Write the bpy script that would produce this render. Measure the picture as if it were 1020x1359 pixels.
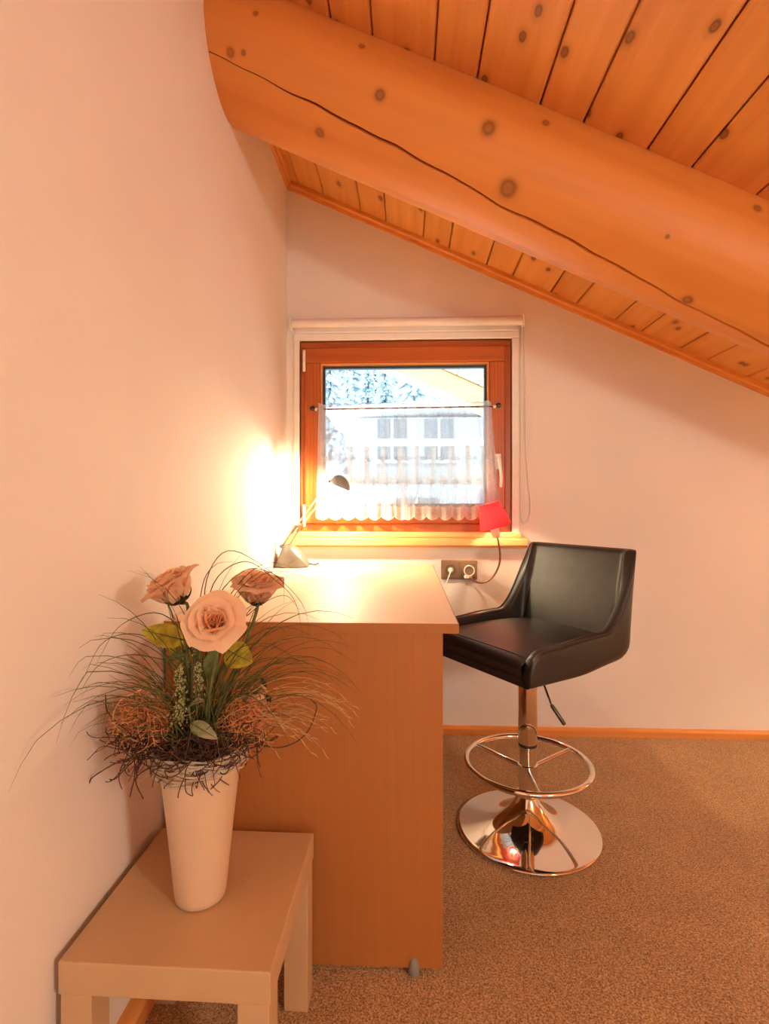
import bpy, bmesh, math, random
from mathutils import Vector, Matrix, noise as mnoise

# ------------------------------------------------------------------ scene, camera, world, light, exposure
for o in list(bpy.data.objects):
    bpy.data.objects.remove(o, do_unlink=True)
SC = bpy.context.scene
COL = SC.collection
R = math.radians
PI = math.pi
random.seed(7)

YAW = R(2.37)            # the camera looks slightly to the left of the back wall's normal
FPX = 700.0              # focal length in pixels of the 1020 px wide frame
cam_d = bpy.data.cameras.new('camera')
cam_d.sensor_fit = 'HORIZONTAL'
cam_d.sensor_width = 36.0
cam_d.lens = 36.0 * FPX / 1020.0
cam_d.shift_y = -9.5 / 1020.0
cam_d.clip_start = 0.02
cam = bpy.data.objects.new('camera', cam_d)
cam.location = (0, 0, 1.0)
cam.rotation_euler = (R(90), 0, YAW)
COL.objects.link(cam)
SC.camera = cam

SC.view_settings.view_transform = 'Standard'
SC.view_settings.look = 'None'
SC.view_settings.exposure = 1.4
SC.view_settings.gamma = 1.0
SC.view_settings.use_curve_mapping = False
SC.cycles.use_denoising = True
SC.cycles.max_bounces = 10
SC.cycles.diffuse_bounces = 6
SC.cycles.transparent_max_bounces = 16
SC.cycles.sample_clamp_indirect = 6.0
SC.cycles.caustics_reflective = False
SC.cycles.caustics_refractive = False

world = bpy.data.worlds.new('overcast_winter_sky')
SC.world = world
world.use_nodes = True
bg = world.node_tree.nodes['Background']
bg.inputs[0].default_value = (0.74, 0.90, 1.0, 1)
bg.inputs[1].default_value = 1.5

LAMP_W = 10.0             # desk lamp bulb
RED_W = 11.0              # red lamp bulb
BED_W = 16.0             # bedside lamp out of frame on the right
FILL_W = 24.0            # ceiling lamp added as fill, unseen behind the camera


def point_light(name, loc, watt, rgb, radius):
    d = bpy.data.lights.new(name, 'POINT')
    d.energy = watt
    d.color = rgb
    d.shadow_soft_size = radius
    o = bpy.data.objects.new(name, d)
    o.location = loc
    COL.objects.link(o)
    return o


def portal(name, loc, rot, sx, sy):
    d = bpy.data.lights.new(name, 'AREA')
    d.shape = 'RECTANGLE'
    d.size = sx
    d.size_y = sy
    d.cycles.is_portal = True
    o = bpy.data.objects.new(name, d)
    o.location = loc
    o.rotation_euler = rot
    COL.objects.link(o)


# ------------------------------------------------------------------ measures of the room (metres)
XL = -0.53               # left wall
YB = 2.325               # back wall
YF = -2.7                # wall behind the camera
XR = 2.75                # low knee wall on the right
SLOPE = 0.4527
def ceil_z(x): return 2.199 - SLOPE * x
ANG = math.atan(SLOPE)
SX = Vector((math.cos(ANG), 0, -math.sin(ANG)))     # down the roof
SN = Vector((-math.sin(ANG), 0, -math.cos(ANG)))    # out of the ceiling, into the room

SY, CY_ = math.sin(YAW), math.cos(YAW)
def at(u, v, y):
    """world point that a measured image position has at depth y"""
    a = (u - 510.0) / FPX
    d = (a * CY_ - SY, a * SY + CY_, -(v - 670.0) / FPX)
    t = y / d[1]
    return Vector((d[0] * t, y, 1.0 + d[2] * t))


# ------------------------------------------------------------------ mesh helpers
class MB:
    def __init__(self):
        self.v, self.f, self.uv = [], [], None

    def add(self, vs, fs):
        n = len(self.v)
        self.v += [Vector(p) for p in vs]
        self.f += [tuple(i + n for i in f) for f in fs]
        return self

    def box(self, x0, x1, y0, y1, z0, z1):
        return self.add([(x0, y0, z0), (x1, y0, z0), (x1, y1, z0), (x0, y1, z0),
                         (x0, y0, z1), (x1, y0, z1), (x1, y1, z1), (x0, y1, z1)],
                        [(3, 2, 1, 0), (4, 5, 6, 7), (0, 1, 5, 4), (1, 2, 6, 5), (2, 3, 7, 6), (3, 0, 4, 7)])

    def hexa(self, b, t):
        return self.add(list(b) + list(t), [(3, 2, 1, 0), (4, 5, 6, 7), (0, 1, 5, 4), (1, 2, 6, 5), (2, 3, 7, 6), (3, 0, 4, 7)])

    def prism(self, pts, off):
        n = len(pts)
        off = Vector(off)
        vs = [Vector(p) for p in pts] + [Vector(p) + off for p in pts]
        fs = [tuple(range(n - 1, -1, -1)), tuple(range(n, 2 * n))]
        fs += [(i, (i + 1) % n, (i + 1) % n + n, i + n) for i in range(n)]
        return self.add(vs, fs)

    def grid(self, fn, nu, nv, closeu=False):
        vs = []
        for j in range(nv + 1):
            for i in range(nu + (0 if closeu else 1)):
                vs.append(fn(i / nu, j / nv))
        w = nu if closeu else nu + 1
        fs = []
        for j in range(nv):
            for i in range(nu):
                i2 = (i + 1) % w if closeu else i + 1
                fs.append((j * w + i, j * w + i2, (j + 1) * w + i2, (j + 1) * w + i))
        return self.add(vs, fs)

    def lathe(self, prof, c, n=32, M=None, cap=True):
        c = Vector(c)
        M = M or Matrix.Identity(3)
        vs, fs = [], []
        for r, z in prof:
            for i in range(n):
                a = 2 * PI * i / n
                vs.append(c + M @ Vector((r * math.cos(a), r * math.sin(a), z)))
        for j in range(len(prof) - 1):
            for i in range(n):
                i2 = (i + 1) % n
                fs.append((j * n + i, j * n + i2, (j + 1) * n + i2, (j + 1) * n + i))
        if cap:
            if prof[0][0] > 1e-6: fs.append(tuple(range(n - 1, -1, -1)))
            k = (len(prof) - 1) * n
            if prof[-1][0] > 1e-6: fs.append(tuple(range(k, k + n)))
        return self.add(vs, fs)

    def tube(self, pts, rad, n=8, closed=False):
        pts = [Vector(p) for p in pts]
        m = len(pts)
        if not isinstance(rad, (list, tuple)): rad = [rad] * m
        vs, fs = [], []
        prev = None
        for k, p in enumerate(pts):
            if closed: t = pts[(k + 1) % m] - pts[k - 1]
            else: t = pts[min(k + 1, m - 1)] - pts[max(k - 1, 0)]
            if t.length < 1e-9: t = Vector((0, 0, 1))
            t.normalize()
            if prev is None:
                a = Vector((0, 0, 1)) if abs(t.z) < .9 else Vector((1, 0, 0))
                nrm = (a - t * a.dot(t)).normalized()
            else:
                nrm = prev - t * prev.dot(t)
                nrm = nrm.normalized() if nrm.length > 1e-6 else t.orthogonal().normalized()
            prev = nrm
            b = t.cross(nrm)
            for i in range(n):
                a = 2 * PI * i / n
                vs.append(p + (nrm * math.cos(a) + b * math.sin(a)) * rad[k])
        for k in range(m if closed else m - 1):
            k2 = (k + 1) % m
            for i in range(n):
                i2 = (i + 1) % n
                fs.append((k * n + i, k * n + i2, k2 * n + i2, k2 * n + i))
        if not closed:
            fs.append(tuple(range(n - 1, -1, -1)))
            fs.append(tuple(range((m - 1) * n, m * n)))
        return self.add(vs, fs)

    def build(self, name, mat, parent=None, smooth=None, bevel=0, seg=2, origin=None, kind=None, mats=None):
        vs = self.v
        if origin is None:
            xs = [p.x for p in vs]; ys = [p.y for p in vs]; zs = [p.z for p in vs]
            origin = Vector(((min(xs) + max(xs)) / 2, (min(ys) + max(ys)) / 2, min(zs)))
        origin = Vector(origin)
        me = bpy.data.meshes.new(name)
        me.from_pydata([p - origin for p in vs], [], self.f)
        if self.uv:
            l = me.uv_layers.new(name='UVMap')
            for lp in me.loops:
                l.data[lp.index].uv = self.uv[lp.vertex_index]
        for m in (mats or [mat]): me.materials.append(m)
        bmx = bmesh.new(); bmx.from_mesh(me)
        bmesh.ops.recalc_face_normals(bmx, faces=bmx.faces)
        bmx.to_mesh(me); bmx.free()
        if smooth is not None:
            for p in me.polygons: p.use_smooth = True
            if smooth is not True: me.set_sharp_from_angle(angle=R(smooth))
        me.update()
        o = bpy.data.objects.new(name, me)
        COL.objects.link(o)
        put(o, origin, parent)
        if bevel:
            m = o.modifiers.new('bevel', 'BEVEL')
            m.width = bevel; m.segments = seg; m.limit_method = 'ANGLE'; m.angle_limit = R(40)
        if kind: o['kind'] = kind
        return o


def wloc(o):
    p = Vector((0, 0, 0))
    while o is not None:
        p += o.location
        o = o.parent
    return p


def put(o, w, parent=None):
    if parent is not None:
        o.parent = parent
        o.location = Vector(w) - wloc(parent)
    else:
        o.location = w


def thing(name, label, cat, loc, group=None):
    o = bpy.data.objects.new(name, None)
    o.empty_display_size = 0.05
    o.location = loc
    COL.objects.link(o)
    return tag(o, label, cat, group)


def tag(o, label, cat, group=None):
    o['label'] = label
    o['category'] = cat
    if group: o['group'] = group
    return o


def structure(o, label=None):
    o['kind'] = 'structure'
    if label: o['label'] = label
    return o


def basis(axis, up=(0, 0, 1)):
    """matrix whose third column is axis"""
    z = Vector(axis).normalized()
    u = Vector(up)
    if abs(u.dot(z)) > .97: u = Vector((0, 1, 0))
    x = u.cross(z).normalized()
    y = z.cross(x)
    return Matrix((x, y, z)).transposed()


def spline(pts, n):
    """Catmull-Rom through pts, n samples per span"""
    pts = [Vector(p) for p in pts]
    P = [pts[0] * 2 - pts[1]] + pts + [pts[-1] * 2 - pts[-2]]
    out = []
    for i in range(1, len(P) - 2):
        for k in range(n):
            t = k / n
            a, b, c, d = P[i - 1], P[i], P[i + 1], P[i + 2]
            out.append(.5 * ((2 * b) + (c - a) * t + (2 * a - 5 * b + 4 * c - d) * t * t + (3 * b - a - 3 * c + d) * t ** 3))
    out.append(pts[-1])
    return out


def lerp1(xs, ys, x):
    if x <= xs[0]: return ys[0]
    for i in range(1, len(xs)):
        if x <= xs[i]:
            t = (x - xs[i - 1]) / (xs[i] - xs[i - 1])
            return ys[i - 1] + (ys[i] - ys[i - 1]) * t
    return ys[-1]


def sstep(a, b, x):
    t = max(0.0, min(1.0, (x - a) / (b - a)))
    return t * t * (3 - 2 * t)


# ------------------------------------------------------------------ materials
MATS = {}


def base(name):
    m = bpy.data.materials.new(name)
    m.use_nodes = True
    nt = m.node_tree
    return m, nt, nt.nodes['Principled BSDF']


def c4(c): return (c[0], c[1], c[2], 1)


def plain(name, col, rough=.5, metal=0.0, spec=.5, var=0.06, vscale=30, bump=0.0, bscale=200, sub=0, coat=0):
    m, nt, b = base(name)
    N, L = nt.nodes, nt.links
    tc = N.new('ShaderNodeTexCoord')
    nz = N.new('ShaderNodeTexNoise'); nz.inputs['Scale'].default_value = vscale; nz.inputs['Detail'].default_value = 4
    L.new(tc.outputs['Object'], nz.inputs['Vector'])
    rp = N.new('ShaderNodeValToRGB')
    rp.color_ramp.elements[0].position = .3; rp.color_ramp.elements[1].position = .7
    rp.color_ramp.elements[0].color = c4([x * (1 - var) for x in col]); rp.color_ramp.elements[1].color = c4([min(1, x * (1 + var)) for x in col])
    L.new(nz.outputs['Fac'], rp.inputs['Fac']); L.new(rp.outputs['Color'], b.inputs['Base Color'])
    b.inputs['Roughness'].default_value = rough
    b.inputs['Metallic'].default_value = metal
    b.inputs['Specular IOR Level'].default_value = spec
    b.inputs['Coat Weight'].default_value = coat
    b.inputs['Coat Roughness'].default_value = .1
    if sub:
        b.inputs['Subsurface Weight'].default_value = sub
        b.inputs['Subsurface Radius'].default_value = (.01, .006, .003)
    if bump:
        n2 = N.new('ShaderNodeTexNoise'); n2.inputs['Scale'].default_value = bscale; n2.inputs['Detail'].default_value = 5
        L.new(tc.outputs['Object'], n2.inputs['Vector'])
        bp = N.new('ShaderNodeBump'); bp.inputs['Strength'].default_value = bump; bp.inputs['Distance'].default_value = .002
        L.new(n2.outputs['Fac'], bp.inputs['Height']); L.new(bp.outputs['Normal'], b.inputs['Normal'])
    return m


def wood(name, light, dark, axis, grain=26, along=1.2, knots=None, rough=.45, spec=.4, coord='Object', contrast=1.0, knotcol=(.16, .06, .015), flat=None, coat=0.0, wave=.35, spots=None):
    """grain runs along `axis`; knots = (cells per m across, cells per m along)"""
    m, nt, b = base(name)
    N, L = nt.nodes, nt.links
    tc = N.new('ShaderNodeTexCoord')
    oi = N.new('ShaderNodeObjectInfo')
    mul = N.new('ShaderNodeMath'); mul.operation = 'MULTIPLY'; mul.inputs[1].default_value = 37.0
    L.new(oi.outputs['Random'], mul.inputs[0])
    add = N.new('ShaderNodeVectorMath'); add.operation = 'ADD'
    L.new(tc.outputs[coord], add.inputs[0]); L.new(mul.outputs[0], add.inputs[1])
    ai = 'XYZ'.index(axis)
    def mapped(across, alng, kill=None):
        mp = N.new('ShaderNodeMapping')
        s = [across] * 3; s[ai] = alng
        if kill is not None: s[kill] = 0.0
        mp.inputs['Scale'].default_value = s
        L.new(add.outputs[0], mp.inputs['Vector'])
        return mp.outputs[0]
    n1 = N.new('ShaderNodeTexNoise'); n1.inputs['Scale'].default_value = 1; n1.inputs['Detail'].default_value = 7; n1.inputs['Roughness'].default_value = .62; n1.inputs['Distortion'].default_value = .6
    L.new(mapped(grain, along), n1.inputs['Vector'])
    n2 = N.new('ShaderNodeTexNoise'); n2.inputs['Scale'].default_value = 1; n2.inputs['Detail'].default_value = 3
    L.new(mapped(3.2, .5), n2.inputs['Vector'])
    w = N.new('ShaderNodeTexWave'); w.wave_type = 'BANDS'; w.bands_direction = 'XYZ'[(ai + 1) % 3] if flat is None else 'XYZ'[flat]
    w.inputs['Scale'].default_value = 1; w.inputs['Distortion'].default_value = 7; w.inputs['Detail'].default_value = 2; w.inputs['Detail Scale'].default_value = .8
    L.new(mapped(grain * .45, along * .5), w.inputs['Vector'])
    mx = N.new('ShaderNodeMix'); mx.data_type = 'FLOAT'; mx.inputs[0].default_value = wave
    L.new(n1.outputs['Fac'], mx.inputs[2]); L.new(w.outputs['Fac'], mx.inputs[3])
    mx2 = N.new('ShaderNodeMix'); mx2.data_type = 'FLOAT'; mx2.inputs[0].default_value = .4
    L.new(mx.outputs[0], mx2.inputs[2]); L.new(n2.outputs['Fac'], mx2.inputs[3])
    rp = N.new('ShaderNodeValToRGB')
    rp.color_ramp.elements[0].position = .5 - .24 / contrast; rp.color_ramp.elements[1].position = .5 + .22 / contrast
    rp.color_ramp.elements[0].color = c4(dark); rp.color_ramp.elements[1].color = c4(light)
    L.new(mx2.outputs[0], rp.inputs['Fac'])
    col = rp.outputs['Color']
    if knots:
        vo = N.new('ShaderNodeTexVoronoi'); vo.voronoi_dimensions = '2D'; vo.inputs['Scale'].default_value = 1
        dn = N.new('ShaderNodeTexNoise'); dn.inputs['Scale'].default_value = 1.0; dn.inputs['Detail'].default_value = 2
        vec = mapped(knots[0], knots[1], flat)
        nz = N.new('ShaderNodeVectorMath'); nz.operation = 'ADD'
        L.new(mapped(30, 20, flat), dn.inputs['Vector'])
        sc_ = N.new('ShaderNodeVectorMath'); sc_.operation = 'SCALE'; sc_.inputs['Scale'].default_value = .03
        L.new(dn.outputs['Color'], sc_.inputs[0]); L.new(sc_.outputs[0], nz.inputs[1]); L.new(vec, nz.inputs[0])
        L.new(nz.outputs[0], vo.inputs['Vector'])
        kr = N.new('ShaderNodeValToRGB')
        e = kr.color_ramp.elements
        e[0].position = 0.0; e[0].color = (.85, .85, .85, 1)
        e[1].position = .12; e[1].color = (0, 0, 0, 1)
        for p, c in ((.024, .75), (.034, 1.0), (.046, .8), (.06, .25)):
            x = e.new(p); x.color = (c, c, c, 1)
        L.new(vo.outputs['Distance'], kr.inputs['Fac'])
        km = N.new('ShaderNodeMix'); km.data_type = 'RGBA'; km.inputs[7].default_value = c4(knotcol)
        L.new(kr.outputs['Color'], km.inputs[0]); L.new(col, km.inputs[6])
        col = km.outputs[2]
    for (kx, ky, kr_) in (spots or ()):
        # one knot at its own place on the log
        sb = N.new('ShaderNodeVectorMath'); sb.operation = 'SUBTRACT'; sb.inputs[1].default_value = (kx, ky, 0)
        L.new(tc.outputs[coord], sb.inputs[0])
        ln = N.new('ShaderNodeVectorMath'); ln.operation = 'LENGTH'; L.new(sb.outputs[0], ln.inputs[0])
        dv = N.new('ShaderNodeMath'); dv.operation = 'DIVIDE'; dv.inputs[1].default_value = kr_
        L.new(ln.outputs['Value'], dv.inputs[0])
        ns = N.new('ShaderNodeMath'); ns.operation = 'MULTIPLY_ADD'; ns.inputs[1].default_value = .5
        L.new(n1.outputs['Fac'], ns.inputs[0]); L.new(dv.outputs[0], ns.inputs[2])
        kr = N.new('ShaderNodeValToRGB'); e = kr.color_ramp.elements
        e[0].position = .0; e[0].color = (.75, .75, .75, 1); e[1].position = 1.0; e[1].color = (0, 0, 0, 1)
        for p, c in ((.30, .6), (.44, .85), (.54, .5), (.66, .2), (.8, .06)):
            x = e.new(p); x.color = (c, c, c, 1)
        hf = N.new('ShaderNodeMath'); hf.operation = 'MULTIPLY'; hf.inputs[1].default_value = .5
        L.new(ns.outputs[0], hf.inputs[0]); L.new(hf.outputs[0], kr.inputs['Fac'])
        km = N.new('ShaderNodeMix'); km.data_type = 'RGBA'; km.inputs[7].default_value = c4(knotcol)
        L.new(kr.outputs['Color'], km.inputs[0]); L.new(col, km.inputs[6])
        col = km.outputs[2]
    L.new(col, b.inputs['Base Color'])
    b.inputs['Roughness'].default_value = rough
    b.inputs['Specular IOR Level'].default_value = spec
    b.inputs['Coat Weight'].default_value = coat
    b.inputs['Coat Roughness'].default_value = .42
    bp = N.new('ShaderNodeBump'); bp.inputs['Strength'].default_value = .12; bp.inputs['Distance'].default_value = .001
    L.new(mx.outputs[0], bp.inputs['Height']); L.new(bp.outputs['Normal'], b.inputs['Normal'])
    return m


def plaster(name, col):
    m, nt, b = base(name)
    N, L = nt.nodes, nt.links
    tc = N.new('ShaderNodeTexCoord')
    n = N.new('ShaderNodeTexNoise'); n.inputs['Scale'].default_value = 3.0; n.inputs['Detail'].default_value = 5
    L.new(tc.outputs['Object'], n.inputs['Vector'])
    rp = N.new('ShaderNodeValToRGB')
    rp.color_ramp.elements[0].position = .35; rp.color_ramp.elements[1].position = .65
    rp.color_ramp.elements[0].color = c4([x * .965 for x in col]); rp.color_ramp.elements[1].color = c4(col)
    L.new(n.outputs['Fac'], rp.inputs['Fac']); L.new(rp.outputs['Color'], b.inputs['Base Color'])
    b.inputs['Roughness'].default_value = .75; b.inputs['Specular IOR Level'].default_value = .2
    n2 = N.new('ShaderNodeTexNoise'); n2.inputs['Scale'].default_value = 40; n2.inputs['Detail'].default_value = 6
    L.new(tc.outputs['Object'], n2.inputs['Vector'])
    bp = N.new('ShaderNodeBump'); bp.inputs['Strength'].default_value = .22; bp.inputs['Distance'].default_value = .004
    L.new(n2.outputs['Fac'], bp.inputs['Height']); L.new(bp.outputs['Normal'], b.inputs['Normal'])
    return m


def carpet(name):
    m, nt, b = base(name)
    N, L = nt.nodes, nt.links
    tc = N.new('ShaderNodeTexCoord')
    n = N.new('ShaderNodeTexNoise'); n.inputs['Scale'].default_value = 260; n.inputs['Detail'].default_value = 3; n.inputs['Roughness'].default_value = .7
    L.new(tc.outputs['Object'], n.inputs['Vector'])
    rp = N.new('ShaderNodeValToRGB')
    e = rp.color_ramp.elements
    e[0].position = .36; e[0].color = (.17, .088, .034, 1)
    e[1].position = .66; e[1].color = (.78, .53, .28, 1)
    x = e.new(.5); x.color = (.45, .275, .125, 1)
    L.new(n.outputs['Fac'], rp.inputs['Fac'])
    n3 = N.new('ShaderNodeTexNoise'); n3.inputs['Scale'].default_value = 5; n3.inputs['Detail'].default_value = 4
    L.new(tc.outputs['Object'], n3.inputs['Vector'])
    mr = N.new('ShaderNodeMapRange'); mr.inputs[1].default_value = .3; mr.inputs[2].default_value = .7; mr.inputs[3].default_value = .9; mr.inputs[4].default_value = 1.08
    L.new(n3.outputs['Fac'], mr.inputs[0])
    mm = N.new('ShaderNodeVectorMath'); mm.operation = 'SCALE'
    L.new(rp.outputs['Color'], mm.inputs[0]); L.new(mr.outputs[0], mm.inputs['Scale'])
    L.new(mm.outputs[0], b.inputs['Base Color'])
    b.inputs['Roughness'].default_value = .95; b.inputs['Specular IOR Level'].default_value = .05
    b.inputs['Sheen Weight'].default_value = .25
    bp = N.new('ShaderNodeBump'); bp.inputs['Strength'].default_value = .8; bp.inputs['Distance'].default_value = .004
    L.new(n.outputs['Fac'], bp.inputs['Height']); L.new(bp.outputs['Normal'], b.inputs['Normal'])
    return m


def glass(name):
    m, nt, b = base(name)
    N, L = nt.nodes, nt.links
    N.remove(b)
    out = N['Material Output']
    t = N.new('ShaderNodeBsdfTransparent'); t.inputs[0].default_value = (.97, .985, .98, 1)
    g = N.new('ShaderNodeBsdfGlossy'); g.inputs['Roughness'].default_value = .01
    fr = N.new('ShaderNodeFresnel'); fr.inputs[0].default_value = 1.45
    mx = N.new('ShaderNodeMixShader')
    L.new(fr.outputs[0], mx.inputs[0]); L.new(t.outputs[0], mx.inputs[1]); L.new(g.outputs[0], mx.inputs[2])
    L.new(mx.outputs[0], out.inputs[0])
    return m


def sheer(name, col, opacity, trans=.6):
    """thin cloth that lets light and view through"""
    m, nt, b = base(name)
    N, L = nt.nodes, nt.links
    N.remove(b)
    out = N['Material Output']
    tc = N.new('ShaderNodeTexCoord')
    nz = N.new('ShaderNodeTexNoise'); nz.inputs['Scale'].default_value = 400; nz.inputs['Detail'].default_value = 1
    L.new(tc.outputs['Object'], nz.inputs['Vector'])
    mr = N.new('ShaderNodeMapRange'); mr.inputs[1].default_value = .3; mr.inputs[2].default_value = .7
    mr.inputs[3].default_value = opacity - .1; mr.inputs[4].default_value = min(1, opacity + .1)
    L.new(nz.outputs['Fac'], mr.inputs[0])
    d = N.new('ShaderNodeBsdfDiffuse'); d.inputs[0].default_value = c4(col)
    tl = N.new('ShaderNodeBsdfTranslucent'); tl.inputs[0].default_value = c4(col)
    m1 = N.new('ShaderNodeMixShader'); m1.inputs[0].default_value = trans
    L.new(d.outputs[0], m1.inputs[1]); L.new(tl.outputs[0], m1.inputs[2])
    tr = N.new('ShaderNodeBsdfTransparent')
    m2 = N.new('ShaderNodeMixShader')
    L.new(mr.outputs[0], m2.inputs[0]); L.new(tr.outputs[0], m2.inputs[1]); L.new(m1.outputs[0], m2.inputs[2])
    L.new(m2.outputs[0], out.inputs[0])
    return m


def leafy(name, col, col2=None, trans=.3, rough=.5, scale=60):
    """petal / leaf: diffuse with some light passing through"""
    m, nt, b = base(name)
    N, L = nt.nodes, nt.links
    out = N['Material Output']
    tc = N.new('ShaderNodeTexCoord')
    nz = N.new('ShaderNodeTexNoise'); nz.inputs['Scale'].default_value = scale; nz.inputs['Detail'].default_value = 4
    L.new(tc.outputs['Object'], nz.inputs['Vector'])
    rp = N.new('ShaderNodeValToRGB')
    rp.color_ramp.elements[0].position = .35; rp.color_ramp.elements[1].position = .65
    rp.color_ramp.elements[0].color = c4(col2 or [x * .8 for x in col]); rp.color_ramp.elements[1].color = c4(col)
    L.new(nz.outputs['Fac'], rp.inputs['Fac'])
    L.new(rp.outputs['Color'], b.inputs['Base Color'])
    b.inputs['Roughness'].default_value = rough; b.inputs['Specular IOR Level'].default_value = .25
    tl = N.new('ShaderNodeBsdfTranslucent'); L.new(rp.outputs['Color'], tl.inputs[0])
    mx = N.new('ShaderNodeMixShader'); mx.inputs[0].default_value = trans
    L.new(b.outputs[0], mx.inputs[1]); L.new(tl.outputs[0], mx.inputs[2]); L.new(mx.outputs[0], out.inputs[0])
    return m


def glow(name, rgb, strength):
    m, nt, b = base(name)
    b.inputs['Base Color'].default_value = c4(rgb)
    b.inputs['Emission Color'].default_value = c4(rgb)
    b.inputs['Emission Strength'].default_value = strength
    return m


M = MATS
M['wall'] = plaster('wall_plaster', (.855, .825, .79))
M['carpet'] = carpet('carpet_loop_pile')
M['pine'] = wood('pine_board', (.84, .39, .11), (.62, .225, .045), 'Y', grain=24, along=1.1, knots=(6.6, 3.3), flat=2, rough=.42, contrast=1.1, wave=.1, knotcol=(.20, .06, .012))
BEAM_R = .172
KNOTS = ((-.426, 31.6, .012), (-.39, 27.9, .007), (-.39, -3.8, .008), (-.006, 17.6, .016), (-.149, 62.6, .015), (.288, 9.0, .022), (.394, 44.0, .026), (.964, 72.2, .016), (-.1, -14, .009), (.416, -14.8, .010), (.991, -18.2, .012), (.82, 31.2, .006))
M['beam'] = wood('hewn_log', (.76, .30, .068), (.57, .18, .03), 'X', grain=15, along=.9, flat=2, coord='UV', rough=.5, contrast=1.15, knotcol=(.20, .06, .010), wave=.25, spots=[(a, R(b) * BEAM_R, c) for a, b, c in KNOTS])
M['trim'] = wood('pine_trim', (.85, .40, .12), (.68, .26, .06), 'X', grain=40, along=1.5, rough=.4)
M['trimy'] = wood('pine_trim_lengthwise', (.85, .40, .12), (.68, .26, .06), 'Y', grain=40, along=1.5, rough=.4)
M['sill'] = wood('pine_sill', (.88, .52, .22), (.76, .38, .12), 'X', grain=30, along=1.5, rough=.35)
M['winwood'] = wood('red_brown_window_wood', (.52, .135, .028), (.36, .075, .012), 'X', grain=50, along=3, rough=.35)
M['winwoodz'] = wood('red_brown_window_wood_upright', (.52, .135, .028), (.36, .075, .012), 'Z', grain=50, along=3, rough=.35)
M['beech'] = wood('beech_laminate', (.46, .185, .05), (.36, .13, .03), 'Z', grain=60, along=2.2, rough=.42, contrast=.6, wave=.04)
M['beechtop_glare'] = wood('beech_laminate_top_glare', (.82, .62, .40), (.76, .55, .34), 'Y', grain=60, along=2.2, rough=.55, spec=.5, contrast=.6, wave=.05)  # same beech as the panels; lamp and window glare put into its paler colour
M['white'] = plain('white_paint', (.86, .84, .81), rough=.5, var=.02)
M['plastic'] = plain('white_plastic', (.85, .84, .80), rough=.3, var=.02)
M['cream'] = plain('cream_lacquer', (.57, .38, .21), rough=.42, var=.04, vscale=12)
M['vase'] = plain('cream_ceramic', (.66, .49, .33), rough=.5, var=.03, vscale=10)
M['chrome'] = plain('chrome', (.86, .82, .76), rough=.05, metal=1, var=.01)
M['darkmetal'] = plain('dark_metal', (.10, .09, .08), rough=.35, metal=.8)
M['leather'] = plain('black_leatherette', (.022, .018, .016), rough=.40, spec=.5, var=.2, bump=.15, bscale=260)
M['piping'] = plain('black_piping', (.03, .025, .022), rough=.28, spec=.6, var=.1)
M['gasket'] = plain('dark_gasket', (.03, .06, .08), rough=.4)
M['glass'] = glass('window_glass')
M['blind'] = plain('blind_fabric', (.80, .74, .70), rough=.8, var=.02)
M['silver'] = plain('silver_plastic', (.20, .18, .16), rough=.38, metal=.4, var=.05)
M['shade_grey'] = plain('grey_lamp_shade', (.30, .33, .34), rough=.4, metal=.1, var=.06)
M['ivory'] = plain('ivory_plastic', (.86, .80, .66), rough=.4, var=.02)
M['bronze'] = plain('bronze_plastic', (.27, .155, .075), rough=.38, metal=.2, var=.06)
M['black'] = plain('black_plastic', (.015, .013, .012), rough=.4)
M['greyp'] = plain('grey_plastic', (.24, .23, .21), rough=.45)
M['neck'] = plain('bronze_gooseneck', (.34, .17, .085), rough=.32, metal=.7, var=.05)

# ------------------------------------------------------------------ the setting
# openings of the window in the back wall
WX0, WX1, WZ0, WZ1 = -0.472, 0.4595, 0.872, 1.7255
TW = 0.22


def ring_wall(mb, x0, x1, z0, y0, y1, hx0, hx1, hz0, hz1, top):
    """upright wall in the x-z plane with a sloping top and one rectangular hole"""
    def seg(xa, xb, za, zb_a, zb_b):
        mb.hexa([(xa, y0, za), (xb, y0, za), (xb, y1, za), (xa, y1, za)],
                [(xa, y0, zb_a), (xb, y0, zb_b), (xb, y1, zb_b), (xa, y1, zb_a)])
    seg(x0, hx0, z0, top(x0), top(hx0))
    seg(hx1, x1, z0, top(hx1), top(x1))
    seg(hx0, hx1, z0, hz0, hz0)
    seg(hx0, hx1, hz1, top(hx0), top(hx1))


structure(MB().box(XL - .25, XR + .2, YF - .2, YB + .25, -.12, 0).build('floor', M['carpet']))
w = MB()
w.prism([(XL, YF - .2, 0), (XL, YB + TW, 0), (XL, YB + TW, ceil_z(XL) + .12), (XL, YF - .2, ceil_z(XL) + .12)], (-.25, 0, 0))
structure(w.build('wall_left', M['wall']))
w = MB()
ring_wall(w, XL, XR, 0, YB, YB + TW, WX0, WX1, WZ0, WZ1, lambda x: ceil_z(x) + .03)
structure(w.build('wall_back', M['wall']))
structure(MB().box(XR, XR + .2, YF - .2, YB + TW, 0, ceil_z(XR) + .03).build('wall_right', M['wall']))
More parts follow.
